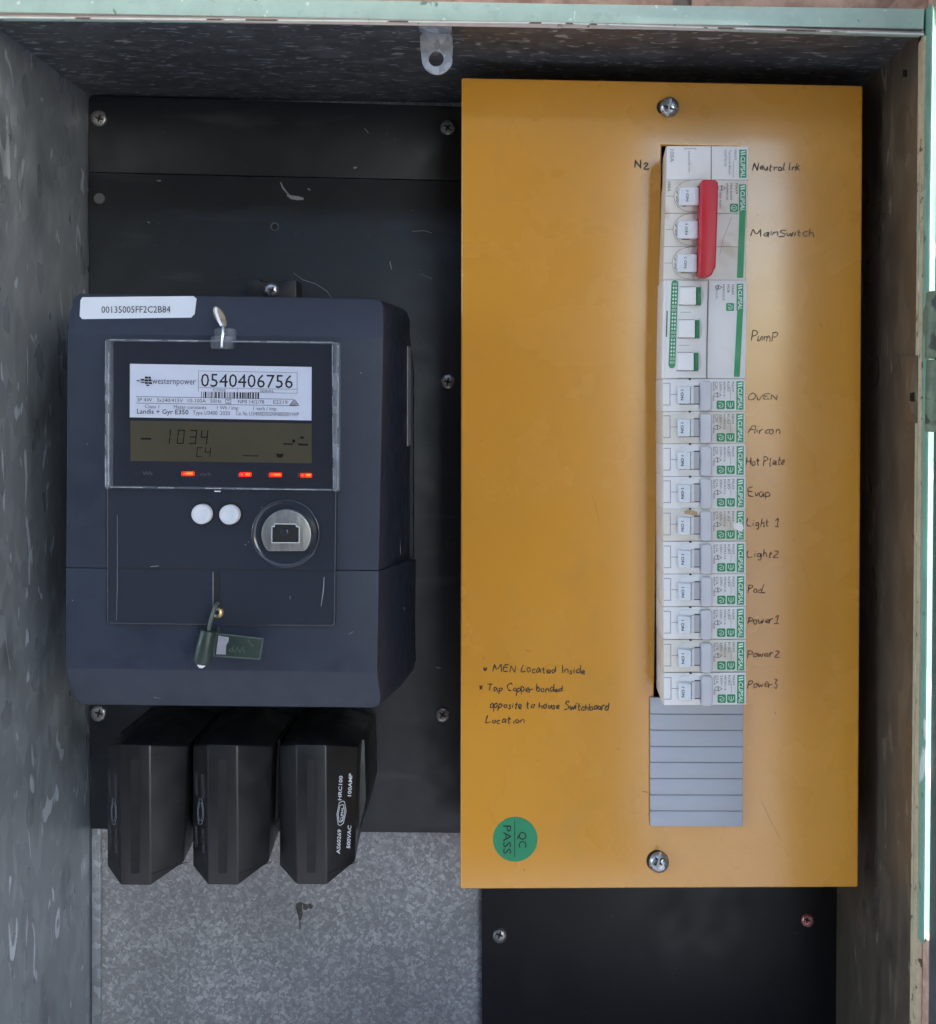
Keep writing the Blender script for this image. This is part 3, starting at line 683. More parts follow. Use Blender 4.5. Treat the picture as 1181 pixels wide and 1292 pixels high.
# ------------------------------------------------------------------ seals on the meter
sl_ = thing('lead_seal', 'tarnished metal wire seal tied at the top of the meter window', 'seal', P(278, 440, .492))
m = MB(); prism(m, rrect(265.5, 424, 292.5, 440, 3, 3), .4905, .4985, M['edge']); prism(m, rrect(270, 414, 294, 430, 3, 3), .4925, .4985, M['edge'])
m.build('clip', sl_, bevel=.0006)
m = MB(); ring = []
ang = rad(62); ca, sa = math.cos(ang), math.sin(ang)
def lr(k, dy): return [(277.5 + u * k * ca - v * k * sa, 399.5 + u * k * sa + v * k * ca, .4925 - dy) for u, v in circ(0, 0, 14.5, 24, 6.2)]
loft(m, [lr(.8, -.0012), lr(1, -.0004), lr(1, .0012), lr(.86, .0019)], M['lead']); m.build('lead_disc', sl_, angle=45)
m = MB(); tube(m, [P(*p) for p in ((280, 407, .4915), (281.5, 412, .4895), (281.8, 420, .4885), (280.8, 428, .4885), (280, 438, .4893))], .00075, M['steel'], 8)
tube(m, [P(*p) for p in ((272.5, 389, .4905), (273, 395, .4888), (276, 404, .4888), (279.5, 411, .4893))], .0007, M['paper'], 8); m.build('wire', sl_)

gs = thing('security_seal', 'dark green barrel security seal with flag hanging from the meter cover', 'seal', P(258, 838, .492))
m = MB(); c0, c1 = P(263.8, 795, .4905), P(254.5, 837, .4905); s_ = S(.49)
tube(m, [c0 + (c1 - c0) * t for t in (0, .04, .5, .93, .98, 1)], [9.2 * s_, 10 * s_, 11 * s_, 11.2 * s_, 10 * s_, 8.5 * s_], M['green_seal'], 24); m.build('barrel', gs, angle=50)
m = MB(); c2 = c1 + (c1 - c0).normalized() * .0022; tube(m, [c1 - (c1 - c0) * .02, c1 + (c2 - c1) * .5, c2], [5.4 * s_, 5 * s_, 2.6 * s_], M['paper'], 16); m.build('wire_end', gs, angle=60)
fl = [(273, 799.5), (332, 806), (327.5, 831.5), (269.5, 827.5)]
m = MB(); prism(m, fl, .4915, .4927, M['green_seal']); flag = m.build('flag', gs, bevel=.0003)
m = MB(); 
for a, b in zip(fl, fl[1:] + fl[:1]): line(m, [a, b], 2, .4913, M['green_seal2'])
flat(m, [(275.5, 802), (289, 804), (288.5, 809), (285.5, 814), (285, 826), (272.5, 825.5), (274, 814)], .49125, M['ink3'])
line(m, [(313, 807.5), (316, 812), (319.5, 815)], 1.6, .49125, M['green_seal2'])
text(m, 'WP', 310, 816, 8, .4912, M['green_seal2'], w=21, rot=184); m.build('flag_rim', flag, closed=False)
m = MB(); tube(m, [P(*p) for p in ((263, 797, .4905), (265, 787, .4905), (268.5, 774, .4908), (271.5, 765, .4925), (275, 761, .4955))], .00105, M['green_seal2'], 10)
tube(m, [P(276.5, 792, .4955), P(276, 800, .492)], .0008, M['green_seal'], 8); m.build('wire', gs)
m = MB(); lathe(m, 275.5, 773, GP, [(6.6, 0), (6.4, .0012), (4.8, .0018)], M['brass'], 20); lathe(m, 275.2, 772, GP, [(3, .0017), (3, .0020)], M['recess'], 10); m.build('seal_screw', mt, angle=50)

# ------------------------------------------------------------------ fuse holders
def fuse(dx, label, textside):
    f = thing('fuse_holder', label, 'fuse holder', P(190 + dx, 1117, BD), 'black fuse holders below the meter')
    A, B_, Cc = .536, .549, .552
    m = MB()
    pts = {'a': (135.5, 941, B_), 'b': (151.5, 939.5, A), 'c': (189, 940, A), 'd': (236.5, 942, Cc), 'e': (232, 1088, A + (232 - 189.5) * (Cc - A) / 47.5), 'f': (190, 1117.5, A), 'g': (152, 1117, A), 'h': (135.5, 1093, B_)}
    base = {k: P(*v) for k, v in pts.items()}
    ts = {'a': (176, 901), 'b': (184, 896), 'c': (214, 896), 'd': (262, 900)}
    keys = 'abcdefgh'
    bk = {k: Vector((base[k].x, .608, base[k].z)) for k in keys}
    for k in 'abcd': bk[k] = Vector((base[k].x, .600, base[k].z + .0018))
    bk['e'] = Vector((base['e'].x - .002, .608, base['e'].z + .012)); bk['f'] = Vector((base['f'].x, .602, base['f'].z + .022)); bk['g'] = Vector((base['g'].x, .602, base['g'].z + .022)); bk['h'] = Vector((base['h'].x, .608, base['h'].z + .010))
    off = P(135.5 + dx, 941, B_) - base['a']
    vs = [base[k] + off for k in keys] + [bk[k] + off for k in keys]
    m.add(vs, [[0, 1, 6, 7], [1, 2, 5, 6], [2, 3, 4, 5], list(range(15, 7, -1))] + [[i, 8 + i, 8 + (i + 1) % 8, (i + 1) % 8] for i in range(8)], M['blackplastic'])
    m.build('body', f, bevel=.0008, seg=2, bang=8)
    # sunken strip, side seam, back carrier
    m = MB(); q = [P(x, y, A - .0002) + off for x, y in rrect(165, 958, 176, 1102, 2, 2)]
    extr(m, q, [v + Vector((0, .0004, 0)) for v in q], M['recess']); m.build('finger_groove', f)
    m = MB(); q = [P(x, y, Y) + off for x, y, Y in ((190, 952.5, A - .0001), (231, 941, Cc - .0012), (231, 942, Cc - .0012), (190, 953.7, A - .0001))]
    m.add(facing(q), [[0, 1, 2, 3]], M['recess'])
    q = [P(x, y, Y) + off for x, y, Y in ((190, 1102.5, A - .0001), (236, 1087, Cc - .0007), (236, 1088, Cc - .0007), (190, 1103.7, A - .0001))]
    m.add(facing(q), [[0, 1, 2, 3]], M['recess']); m.build('seam', f, closed=False)
    m = MB(); q = [P(x, y, .566) + off for x, y in ((150, 925), (228, 926), (250, 934), (252, 1010), (246, 1035), (238, 1062), (160, 1062))]
    extr(m, q, [Vector((v.x, .6118, v.z)) for v in q], M['blackplastic']); m.build('base', f, bevel=.0008)
    m = MB(); mt_ = M['print_w'] if textside == 'r' else M['ink3']
    if textside == 'r':
        k = (Cc - A) / (236.5 - 189)
        Yf = lambda x, y: A + (x - 189) * k - .0006
        for t_, x, y, w in (('HRC100', 211.5, 1010, 31), ('100AMP', 226, 1005, 29), ('AS60269', 209.5, 1078, 31), ('500VAC', 224.5, 1071, 29)):
            text(m, t_, x, y, 5.2, Yf, mt_, w=w, rot=-86.5, bold=.02)
        c = (211.5, 1027)
        for r in (1, .72):
            line(m, [(c[0] + u * r, c[1] + v * r) for u, v in ((2, -16), (4.8, -15), (7, -3), (3, 12), (-1.5, 15), (-4.5, 14), (-6.5, 1), (-3, -14), (2, -16))], .9, Yf, mt_)
        text(m, 'CLIPSAL', c[0] + 1.6, c[1] + 9.5, 3.2, Yf, mt_, w=18, rot=-84, bold=.02)
    else:
        k = (A - B_) / (151.5 - 135.5)
        Yf = lambda x, y: B_ + (x - 135.5) * k - .0005
        for t_, x, y, w in (('AS60269', 148.2, 1008, 31), ('500VAC', 141, 1003, 28), ('HRC100', 148.7, 1076, 30), ('100AMP', 141, 1068, 28)):
            text(m, t_, x, y, 3.2, Yf, M['print_grey'], w=w, rot=-91.5, bold=.02)
        for r in (1, .7): line(m, [(143.5 + u * r, 1025 + v * r) for u, v in ((-1, -17), (1.5, -17), (3.5, -4), (3.5, 6), (1.5, 15), (-1.5, 15), (-3, 5), (-3, -5), (-1, -17))], .7, Yf, mt_)
    m.v = [v + off for v in m.v]
    m.build('lettering', f, closed=False)
fuse(0, 'black fuse holder below the meter, leftmost of three', 'l')
fuse(108, 'black fuse holder below the meter, between the two others', 'l')
fuse(217.5, 'black fuse holder with crisp white print, nearest the yellow enclosure', 'r')

# ------------------------------------------------------------------ yellow enclosure
ye = thing('switchboard_enclosure', 'yellow steel switchboard enclosure with handwritten circuit names', 'enclosure', P(830, 1121, BD))
m = MB()
ox = [(582, 97.5), (1089, 107.5), (1083, 1120), (580.5, 1122.3)]
hole = [(835, 183.6), (938, 186), (934, 1030), (823.2, 1030)]
tl, tr, br, bl_ = ox
G = [[tl, lerp(tl, tr, .498), lerp(tl, tr, .712), tr],
     [lerp(tl, bl_, .084), hole[0], hole[1], lerp(tr, br, .077)],
     [lerp(tl, bl_, .911), hole[3], hole[2], lerp(tr, br, .911)],
     [bl_, lerp(bl_, br, .48), lerp(bl_, br, .714), br]]
W = [[P(*p, YE) for p in r] for r in G]
fl_ = sum(W, []); fs = []
for i in range(3):
    for j in range(3):
        if (i, j) != (1, 1): fs.append([i * 4 + j, i * 4 + j + 1, (i + 1) * 4 + j + 1, (i + 1) * 4 + j])
rim = [0, 1, 2, 3, 7, 11, 15, 14, 13, 12, 8, 4]
bk = [Vector((fl_[i].x, .592, fl_[i].z)) for i in rim]
fs += [[rim[k], 16 + k, 16 + (k + 1) % 12, rim[(k + 1) % 12]] for k in range(12)]
hr = [5, 6, 10, 9]
hb = [Vector((fl_[i].x, YE + .0013, fl_[i].z)) for i in hr]
fs += [[hr[k], hr[(k + 1) % 4], 28 + (k + 1) % 4, 28 + k] for k in range(4)]
m.add(fl_ + bk + hb, fs, M['yellow']); m.build('cover', ye, bevel=.0014, seg=4, bang=50)
m = MB(); v0, v1 = P(590, 110, .585), P(1079, 1112, .585)
boxw(m, W[0][0].x + .004, W[0][3].x - .004, .5935, .6118, W[3][0].z + .004, W[0][0].z - .005, M['yellow']); m.build('back_box', ye)
m = MB(); prism(m, [(800, 150), (970, 150), (960, 1060), (800, 1060)], .575, .58, M['yellow_in']); m.build('cavity', ye)
m = MB(); lathe(m, 838, 135.5, YE, [(9.6, .00005), (9.6, .0002)], M['recess'], 24); m.build('screw_hole', ye)
m = MB(); lathe(m, 829, 1086, YE, [(13.6, .00005), (13.6, .0002)], M['recess'], 24); m.build('screw_hole', ye)
screw(844.3, 135.8, YE - .0003, 12.6, ye, M['steel'], .0042, 20, slot=True)
screw(831, 1087, YE - .0003, 13, ye, M['steel'], .0042, 50, slot=True)
scuffs(ye, [([(590, 792), (592, 793.5)], .9), ([(810, 998), (818, 1000)], 1), ([(778, 944), (782, 946)], 1), ([(977, 898), (979, 902)], 1), ([(606, 556), (608, 557)], .8), ([(661, 1097), (662, 1099)], 1.3), ([(745, 620), (752, 640), (757, 665)], .35), ([(1010, 700), (1022, 742)], .35), ([(688, 300), (700, 297)], .35), ([(960, 1010), (985, 1060)], .4)], YE - .0001, 'paint_nick', 'nick')
# QC sticker
m = MB(); prism(m, circ(650, 1059, 28.2, 40), YE - .00018, YE - .00002, M['qc']); qc = m.build('sticker', ye)
m = MB(); QY = YE - .00032
text(m, 'QC', 654.5, 1049.5, 10, QY, M['ink'], w=20, rot=90); text(m, 'PASS', 635, 1041.5, 10, QY, M['ink'], w=36, rot=90)
line(m, [(649.5, 1035.5), (649.5, 1081.5)], .8, QY, M['ink']); m.build('lettering', qc, closed=False)

# handwriting: single-stroke letters, cap height 1, x-height .55, baseline 0
HW = {
 'A': (.75, [[(0, 0), (.3, 1), (.62, .95), (.66, 0)], [(.1, .45), (.6, .48)]]), 'C': (.62, [[(.6, .85), (.35, 1), (.05, .6), (.15, .1), (.6, .08)]]),
 'E': (.6, [[(.55, .98), (.1, .95), (.02, .5), (.08, .03), (.6, .02)], [(.04, .52), (.45, .55)]]), 'H': (.6, [[(.02, 1), (.0, 0)], [(.55, 1), (.5, 0)], [(0, .5), (.55, .53)]]),
 'I': (.2, [[(.08, 1), (.06, 0)]]), 'L': (.55, [[(.12, 1), (.0, .35), (.08, .02), (.5, .08)]]), 'M': (.95, [[(0, 0), (.1, .95)], [(.1, .95), (.42, .3), (.85, 1)], [(.85, 1), (.9, -.02)]]),
 'N': (.7, [[(0, 0), (.06, .95)], [(.06, .95), (.58, .02)], [(.58, .02), (.64, 1)]]), 'O': (.72, [[(.35, .98), (.05, .65), (.1, .12), (.45, .02), (.68, .45), (.55, .9), (.3, .97)]]),
 'P': (.6, [[(.1, .95), (.03, -.05)], [(0, .95), (.4, 1), (.58, .75), (.35, .5), (.08, .47)]]), 'S': (.6, [[(.58, .9), (.25, 1), (.1, .75), (.5, .4), (.45, .08), (0, .03)]]),
 'T': (.7, [[(0, .98), (.7, 1)], [(.35, 1), (.32, 0)]]), 'V': (.6, [[(0, .95), (.26, .02), (.6, 1)]]),
 'a': (.5, [[(.4, .5), (.15, .52), (.02, .2), (.2, .02), (.42, .45)], [(.42, .5), (.44, .05), (.52, .02)]]), 'b': (.48, [[(.05, 1), (.03, .02)], [(.03, .3), (.25, .52), (.44, .25), (.25, 0), (.03, .05)]]),
 'c': (.42, [[(.4, .48), (.15, .5), (.02, .2), (.2, 0), (.42, .06)]]), 'd': (.5, [[(.4, .45), (.15, .5), (.02, .2), (.2, .02), (.44, .3)], [(.46, 1), (.45, 0)]]),
 'e': (.42, [[(.05, .25), (.36, .3), (.3, .52), (.08, .45), (.06, .1), (.42, .06)]]), 'g': (.48, [[(.4, .48), (.12, .5), (.05, .15), (.3, .08), (.42, .5)], [(.42, .5), (.38, -.3), (.08, -.28)]]),
 'h': (.48, [[(.08, 1), (.02, 0)], [(.03, .3), (.25, .5), (.4, .4), (.42, -.05)]]), 'i': (.2, [[(.08, .52), (.07, 0)], [(.1, .74), (.12, .78)]]), 'k': (.45, [[(.05, .9), (.03, 0)], [(.4, .6), (.06, .28)], [(.1, .3), (.42, 0)]]),
 'l': (.22, [[(.1, 1), (.06, .05), (.16, .0)]]), 'm': (.75, [[(.03, .5), (.02, 0)], [(.02, .3), (.2, .5), (.32, .35), (.33, 0)], [(.33, .3), (.52, .5), (.66, .3), (.7, -.02)]]),
 'n': (.48, [[(.04, .5), (.02, 0)], [(.02, .28), (.22, .52), (.4, .4), (.43, -.02)]]), 'o': (.45, [[(.22, .52), (.03, .3), (.15, .02), (.38, .12), (.38, .42), (.2, .52)]]),
 'p': (.48, [[(.05, .52), (.02, -.4)], [(.04, .35), (.25, .55), (.44, .3), (.25, .05), (.04, .1)]]), 'r': (.38, [[(.04, .5), (.03, 0)], [(.03, .3), (.18, .5), (.38, .48)]]),
 's': (.4, [[(.36, .5), (.12, .45), (.3, .22), (.28, .04), (0, .02)]]), 't': (.42, [[(.18, .9), (.15, .08), (.3, .02)], [(0, .55), (.4, .58)]]), 'u': (.48, [[(.03, .5), (.06, .1), (.25, .02), (.42, .48)], [(.42, .5), (.46, .02)]]),
 'v': (.42, [[(0, .5), (.18, .02), (.42, .52)]]), 'w': (.62, [[(0, .5), (.12, .05), (.3, .4), (.42, .05), (.6, .52)]]),
 '1': (.5, [[(.1, .72), (.35, 1), (.3, .02)], [(.02, 0), (.55, .02)]]), '2': (.6, [[(.03, .78), (.25, 1), (.48, .75), (.05, .04), (.6, .02)]]), '3': (.55, [[(.05, .95), (.45, .92), (.18, .55), (.48, .35), (.35, 0), (.02, .08)]]),
 '*': (.5, [[(.05, .75), (.4, .2)], [(.42, .72), (.06, .18)], [(0, .5), (.45, .5)]]), ' ': (.42, []), '.': (.1, [])}
def smooth(pts, k=5):
    if len(pts) < 3: return [lerp(pts[0], pts[1], t / 3) for t in range(4)]
    o = []
    for i in range(len(pts) - 1):
        p0, p1, p2, p3 = pts[max(0, i - 1)], pts[i], pts[i + 1], pts[min(len(pts) - 1, i + 2)]
        for j in range(k):
            t = j / k
            o.append(tuple(.5 * (2 * p1[a] + (p2[a] - p0[a]) * t + (2 * p0[a] - 5 * p1[a] + 4 * p2[a] - p3[a]) * t * t + (3 * p1[a] - p0[a] - 3 * p2[a] + p3[a]) * t ** 3) for a in (0, 1)))
    return o + [pts[-1]]
def handwrite(txt, x0, yb, h, width, mat, w=1.3, tilt=0, seed=1):
    rd = random.Random(seed * 97 + len(txt)); m = MB(); sp = .13
    tot = sum(HW[c][0] + sp for c in txt) - sp
    kx = width / tot; x = 0; Yh = [YE - .00012]
    for c in txt:
        cw, st = HW[c]; jy = rd.uniform(-.1, .1); js = rd.uniform(.82, 1.15); sh = rd.uniform(-.06, .2)
        for s in st:
            q = [(px + rd.uniform(-.05, .05), py + rd.uniform(-.07, .07)) for px, py in s]
            q = smooth(q); Yh[0] -= .0000015
            L = []; Rr = []
            for i, (u, v) in enumerate(q):
                a, b = q[max(0, i - 1)], q[min(len(q) - 1, i + 1)]
                X = lambda uu, vv: (x0 + (x + uu + sh * vv) * kx, yb - (vv * js + jy) * h + (x + uu) * kx * math.tan(rad(tilt)))
                pa, pb, pc = X(*a), X(*b), X(u, v)
                l = math.hypot(pb[0] - pa[0], pb[1] - pa[1]) or 1; nx, ny = -(pb[1] - pa[1]) / l, (pb[0] - pa[0]) / l
                ww = w * .98 / 2 * (rd.uniform(.85, 1.1) + .22 * math.sin(i * .9 + x * 5)) * (.75 if i in (0, len(q) - 1) else 1)
                L.append((pc[0] + nx * ww, pc[1] + ny * ww)); Rr.append((pc[0] - nx * ww, pc[1] - ny * ww))
            vs = [P(*p, Yh[0]) for p in L] + [P(*p, Yh[0]) for p in Rr]; n = len(L)
            for i in range(n - 1):
                m.add(facing([vs[i], vs[i + 1], vs[n + i + 1], vs[n + i]]), [[0, 1, 2, 3]], M[mat])
        x += cw + sp * rd.uniform(.2, 1.5)
    m.build('handwriting', ye, closed=False)
for i, a in enumerate((('N2', 801.5, 213, 9.5, 17.5, 'marker', 1.6), ('Neutral lnk', 949.5, 214.5, 9, 61, 'marker', 1.4), ('MainSwitch', 947.5, 298, 10.5, 82, 'marker', 1.3), ('PumP', 947.5, 429.5, 12.5, 33.5, 'marker2', 1.2),
      ('OVEN', 944, 504.5, 8.5, 37, 'marker2', 1.2), ('Aircon', 943.5, 546.5, 9.5, 41, 'marker2', 1.2), ('Hot Plate', 942, 587, 10.5, 49.5, 'marker2', 1.3), ('Evap', 944, 626, 10.5, 29, 'marker2', 1.3), ('Light 1', 942.5, 664, 9, 41.5, 'marker2', 1.3),
      ('Light2', 943, 703, 9.5, 39.5, 'marker2', 1.3), ('PooL', 943, 748.5, 10, 25, 'marker2', 1.2), ('Power1', 942.5, 787, 10, 41, 'marker2', 1.3), ('Power2', 942.5, 829, 10, 42, 'marker2', 1.2), ('Power3', 942.5, 867.5, 10, 40, 'marker2', 1.2),
      ('* MEN Located Inside', 609.5, 847.5, 9.5, 134, 'marker', 1.3), ('* Tap Copper bonded', 604.5, 871.5, 9.5, 112, 'marker', 1.3), ('opposite to house Switchboard', 618, 893, 9.5, 156, 'marker', 1.4), ('Location', 612.5, 912, 9.5, 50, 'marker', 1.3))):
    handwrite(*a, tilt=(1.2 if i > 14 or i == 14 else .3), seed=i)

# ------------------------------------------------------------------ breakers
def logo(parent, x, y0, y1, w, Yf, tail=None, ms='green'):
    """green plate with the white maker's name reading downward; x, y0 top left; tail = where the green bar ends"""
    m = MB(); sl = (y1 - y0) * -.006
    prism(m, [(x, y0), (x + w, y0), (x + w + sl, y1), (x + sl, y1)], Yf - .0002, Yf + .0001, M[ms])
    if tail: prism(m, [(x + .8 + sl, y1), (x + w + sl, y1), (tail[0] + w - 1, tail[1]), (tail[0], tail[1])], Yf - .0002, Yf + .0001, M[ms])
    o = m.build('logo_plate', parent)
    m = MB(); t = Yf - .0004; h = y1 - y0
    text(m, 'CLIPSAL', x + 1.9, y0 + h * .24, w * .6, t, M['logo_w'], w=h * .74, rot=90, shear=.2, bold=.02)
    for k in (0, 1): flat(m, [(x + 1.8, y0 + h * (.065 + .085 * k)), (x + 1.8, y0 + h * (.115 + .085 * k)), (x + w - 1.4, y0 + h * (.085 + .085 * k)), (x + w - 1.4, y0 + h * (.035 + .085 * k))], t, M['logo_w'])
    m.build('lettering', o, closed=False)
def icon(parent, x0, y0, s, Yf, kind):
    m = MB(); prism(m, rrect(x0, y0, x0 + s, y0 + s, 1.6, 3), Yf - .0002, Yf + .0001, M['green']); o = m.build('function_symbol', parent)
    m = MB(); t = Yf - .0004; u = s / 11
    if kind == 'shield':
        line(m, [(x0 + 2.5 * u, y0 + 2.5 * u), (x0 + 2.5 * u, y0 + 6 * u), (x0 + 5.5 * u, y0 + 9 * u), (x0 + 8.5 * u, y0 + 6 * u), (x0 + 8.5 * u, y0 + 2.5 * u)], .8 * u, t, M['logo_w']); line(m, [(x0 + 5.5 * u, y0 + 2.5 * u), (x0 + 5.5 * u, y0 + 7.5 * u)], .8 * u, t, M['logo_w'])
    elif kind == 'arc':
        line(m, [(x0 + 2.5 * u, y0 + 3 * u), (x0 + 5 * u, y0 + 2.2 * u), (x0 + 8.5 * u, y0 + 4.5 * u), (x0 + 8 * u, y0 + 8 * u), (x0 + 4.5 * u, y0 + 8.8 * u), (x0 + 2.8 * u, y0 + 6.5 * u), (x0 + 6 * u, y0 + 5.5 * u)], .8 * u, t, M['logo_w'])
    else:
        line(m, [(x0 + 5.5 * u + 3.4 * u * math.cos(a), y0 + 5.5 * u + 3.4 * u * math.sin(a)) for a in [2 * math.pi * k / 14 for k in range(15)]], .8 * u, t, M['logo_w']); line(m, [(x0 + 3.6 * u, y0 + 5.5 * u), (x0 + 7 * u, y0 + 5.5 * u)], .9 * u, t, M['logo_w'])
    m.build('symbol_print', o, closed=False)
def tick_mark(m, x, y, s, Yf, mat):
    line(m, [(x, y), (x + s, y + s * .6), (x + s * .1, y + s * 1.15), (x, y)], .6, Yf, mat)
    line(m, [(x - s * .25 + s * .45 * math.cos(a), y + s * .6 + s * .45 * math.sin(a)) for a in [2 * math.pi * k / 10 for k in range(11)]], .5, Yf, mat)

def housing(t, x0, y0, x1, y1, mat, skew=0, xl=None, name='housing', bev=.0004, w0=2.6, draft=.0020):
    """body with a sloping left shoulder; skew shifts the lower end in px"""
    g = .13; m = MB(); y0 += g; y1 -= g
    fr = [(x0, y0), (x1, y0), (x1 + skew, y1), (x0 + skew, y1)]
    F_ = [P(a, b, BF) for a, b in fr]
    sh = [P(x0 - w0, y0, BF + .004), P(x0 - w0 + skew, y1, BF + .004)]
    bkY = .572
    vs = F_ + sh + [Vector((F_[1].x, bkY, F_[1].z)), Vector((F_[2].x, bkY, F_[2].z)), Vector((sh[0].x + draft, bkY, sh[0].z)), Vector((sh[1].x + draft, bkY, sh[1].z))]
    m.add(vs, [[0, 1, 2, 3], [4, 0, 3, 5], [1, 6, 7, 2], [4, 5, 9, 8], [0, 4, 8, 6, 1], [3, 2, 7, 9, 5], [6, 8, 9, 7]], mat)
    return m.build(name, t, bevel=bev, seg=2, bang=15)
def toggle(t, x, y, w, h, txt, part='toggle', green=False):
    """rocker lever: slopes up toward its right-hand edge"""
    m = MB(); top = BF - .0062
    fr = [P(x, y, BF - .0045), P(x + w, y, top), P(x + w, y + h, top), P(x, y + h, BF - .0045)]
    extr(m, fr, [Vector((v.x, BF + .0002, v.z)) for v in fr], M['toggle']); o = m.build(part, t, bevel=.0006, seg=3)
    Yt = lambda a, b: BF - .0045 + (a - x) / w * -.0017 - .0002
    m = MB()
    if txt:
        text(m, txt, x + w * .22 if w < 20 else x + w * .34, y + h * .2, 3.6 if w < 20 else 3.2, Yt, M['ink'] if w < 20 else M['ink2'], w=h * .6, rot=90, bold=.012); m.build('lettering', o, closed=False)
    return o

def rcbo(label, amps):
    x0, y0 = 836.5, 478
    t = thing('circuit_breaker', label, 'circuit breaker', P(888, 518, .56), 'single-pole breakers in the lower column')
    housing(t, x0, y0, 940.5, y0 + 41, M['white'])
    # rounded surround of the lever
    m = MB(); prism(m, rrect(854.5, y0 + 2.5, 884, y0 + 39, 9, 6), BF - .0006, BF, M['white']); m.build('lever_surround', t, bevel=.0005)
    m = MB(); prism(m, rect(871, y0 + 9.6, 883, y0 + 31.6), BF - .0009, BF, M['slot']); prism(m, rect(871.6, y0 + 9.9, 875, y0 + 31.3), BF - .0032, BF - .0008, M['toggle'])
    prism(m, rect(875.5, y0 + 8.6, 884, y0 + 9.9), BF - .0011, BF, M['groove']); prism(m, rect(857, y0 + 31.3, 882.5, y0 + 32.4), BF - .0010, BF, M['groove']); m.build('lever_slot', t)
    toggle(t, 855.5, y0 + 9.4, 15.6, 22, 'I ON')
    m = MB(); prism(m, rrect(883.6, y0 + 2.2, 898.6, y0 + 40.4, 4.5, 5), BF - .0034, BF, M['grey_btn']); m.build('test_button', t, bevel=.0010, seg=3)
    m = MB(); prism(m, circ(870.3, y0 + .3, 1.7, 10, 1.3), BF - .0001, BF + .001, M['groove']); m.build('vent_hole', t)
    m = MB(); e = BF - .0001
    line(m, [(837, y0 + 5.5), (845.3, y0 + 5.5), (845.3, y0 + 33), (837, y0 + 33)], .8, e, M['ink3']); line(m, [(846.5, y0 + 19.6), (855, y0 + 19.6)], .7, e, M['ink3'])
    for s, x, y, h, w in (('MAX9', 923.2, 3.5, 3, 12.5), ('RCBO', 917.6, 3.5, 3, 12.5), ('MX9R3116', 912.8, 3.5, 2.5, 19), ('230V~', 907.8, 3.5, 2.8, 14), (amps, 902.4, 3.5, 3, 9.5), ('30mA', 899.4, 3.5, 2.5, 12), ('6000', 899.2, 21, 2.2, 7)):
        text(m, s, x, y0 + y, h, e, M['ink2'], w=w, rot=90)
    line(m, [(921.6, y0 + 10.5), (921.6, y0 + 26)], .5, e, M['ink3']); tick_mark(m, 904.5, y0 + 17, 5.5, e, M['ink2']); m.build('lettering', t, closed=False)
    icon(t, 904.2, y0 + 27.5, 10.6, BF, 'arc'); icon(t, 916.2, y0 + 27.5, 10.6, BF, 'shield')
    logo(t, 929.2, y0 + 3, y0 + 39, 9, BF)
    return t
def copy_tree(o, parent=None):
    c = o.copy(); C.objects.link(c); c.parent = parent
    for ch in list(o.children): copy_tree(ch, c)
    return c
names = (('OVEN', 'C20'), ('Aircon', 'C20'), ('Hot Plate', 'C20'), ('Evap', 'C16'), ('Light 1', 'C10'), ('Light2', 'C16'), ('Pool', 'C16'), ('Power1', 'C16'), ('Power2', 'C16'), ('Power3', 'C16'))
tops = (478, 519, 560, 601, 641.6, 683, 724, 765.4, 807, 848.6)
p20 = rcbo('white circuit breaker beside the handwritten word OVEN', 'C20'); base0 = p20.location.copy()
p16 = None; p10 = None
for i, (nm, am) in enumerate(names):
    lab = 'white circuit breaker beside the handwritten ' + ('word ' if ' ' not in nm and not nm[-1].isdigit() else 'words ' if nm[-1].isalpha() else 'name ') + nm
    if i == 0: o = p20
    elif am == 'C20': o = copy_tree(p20)
    elif am == 'C16':
        if p16 is None: p16 = rcbo(lab, 'C16'); o = p16
        else: o = copy_tree(p16)
    else: o = rcbo('white circuit breaker with scraped logo beside the handwritten name Light 1', am)
    if i != 4: o['label'] = lab
    x = 888 + i * .12
    o.location = base0 + (P(x, tops[i] + 40, BF) - P(888, 518, BF))
    o.location += Vector((random.uniform(-.0001, .0001), random.uniform(-.0003, .0003), 0))
    if nm in ('Light 1', 'Power2', 'Aircon'):
        for ch in o.children:
            if ch.name.startswith(('housing', 'lever_surround')):
                ch.material_slots[0].link = 'OBJECT'; ch.material_slots[0].material = M['white_old']
    if nm == 'Light 1':                       # grime and a rubbed patch on its print
        lx = {'_w': None}
        m = MB(); d = P(x, tops[i] + 40, BF) - P(888, 518, BF)
        o['_w'] = list(o.location)
        yb = tops[i]
        flat(m, [(925, yb + 19), (933, yb + 18), (937, yb + 20), (938.2, yb + 25), (936, yb + 29), (930, yb + 27), (926, yb + 25)], BF - .0006, M['white']); m.build('rubbed_patch', o, closed=False)
        m = MB(); flat(m, [(863, yb + 3.2), (867, yb + 2), (874, yb + 2.2), (880, yb + 4.5), (880.5, yb + 9), (876, yb + 9.2), (868, yb + 7.5), (864, yb + 6.5)], BF - .0008, M.setdefault('grime', nmat('tan_grime', '#c8a47c', .8, var=.12, scale=300))); m.build('grime', o, closed=False)

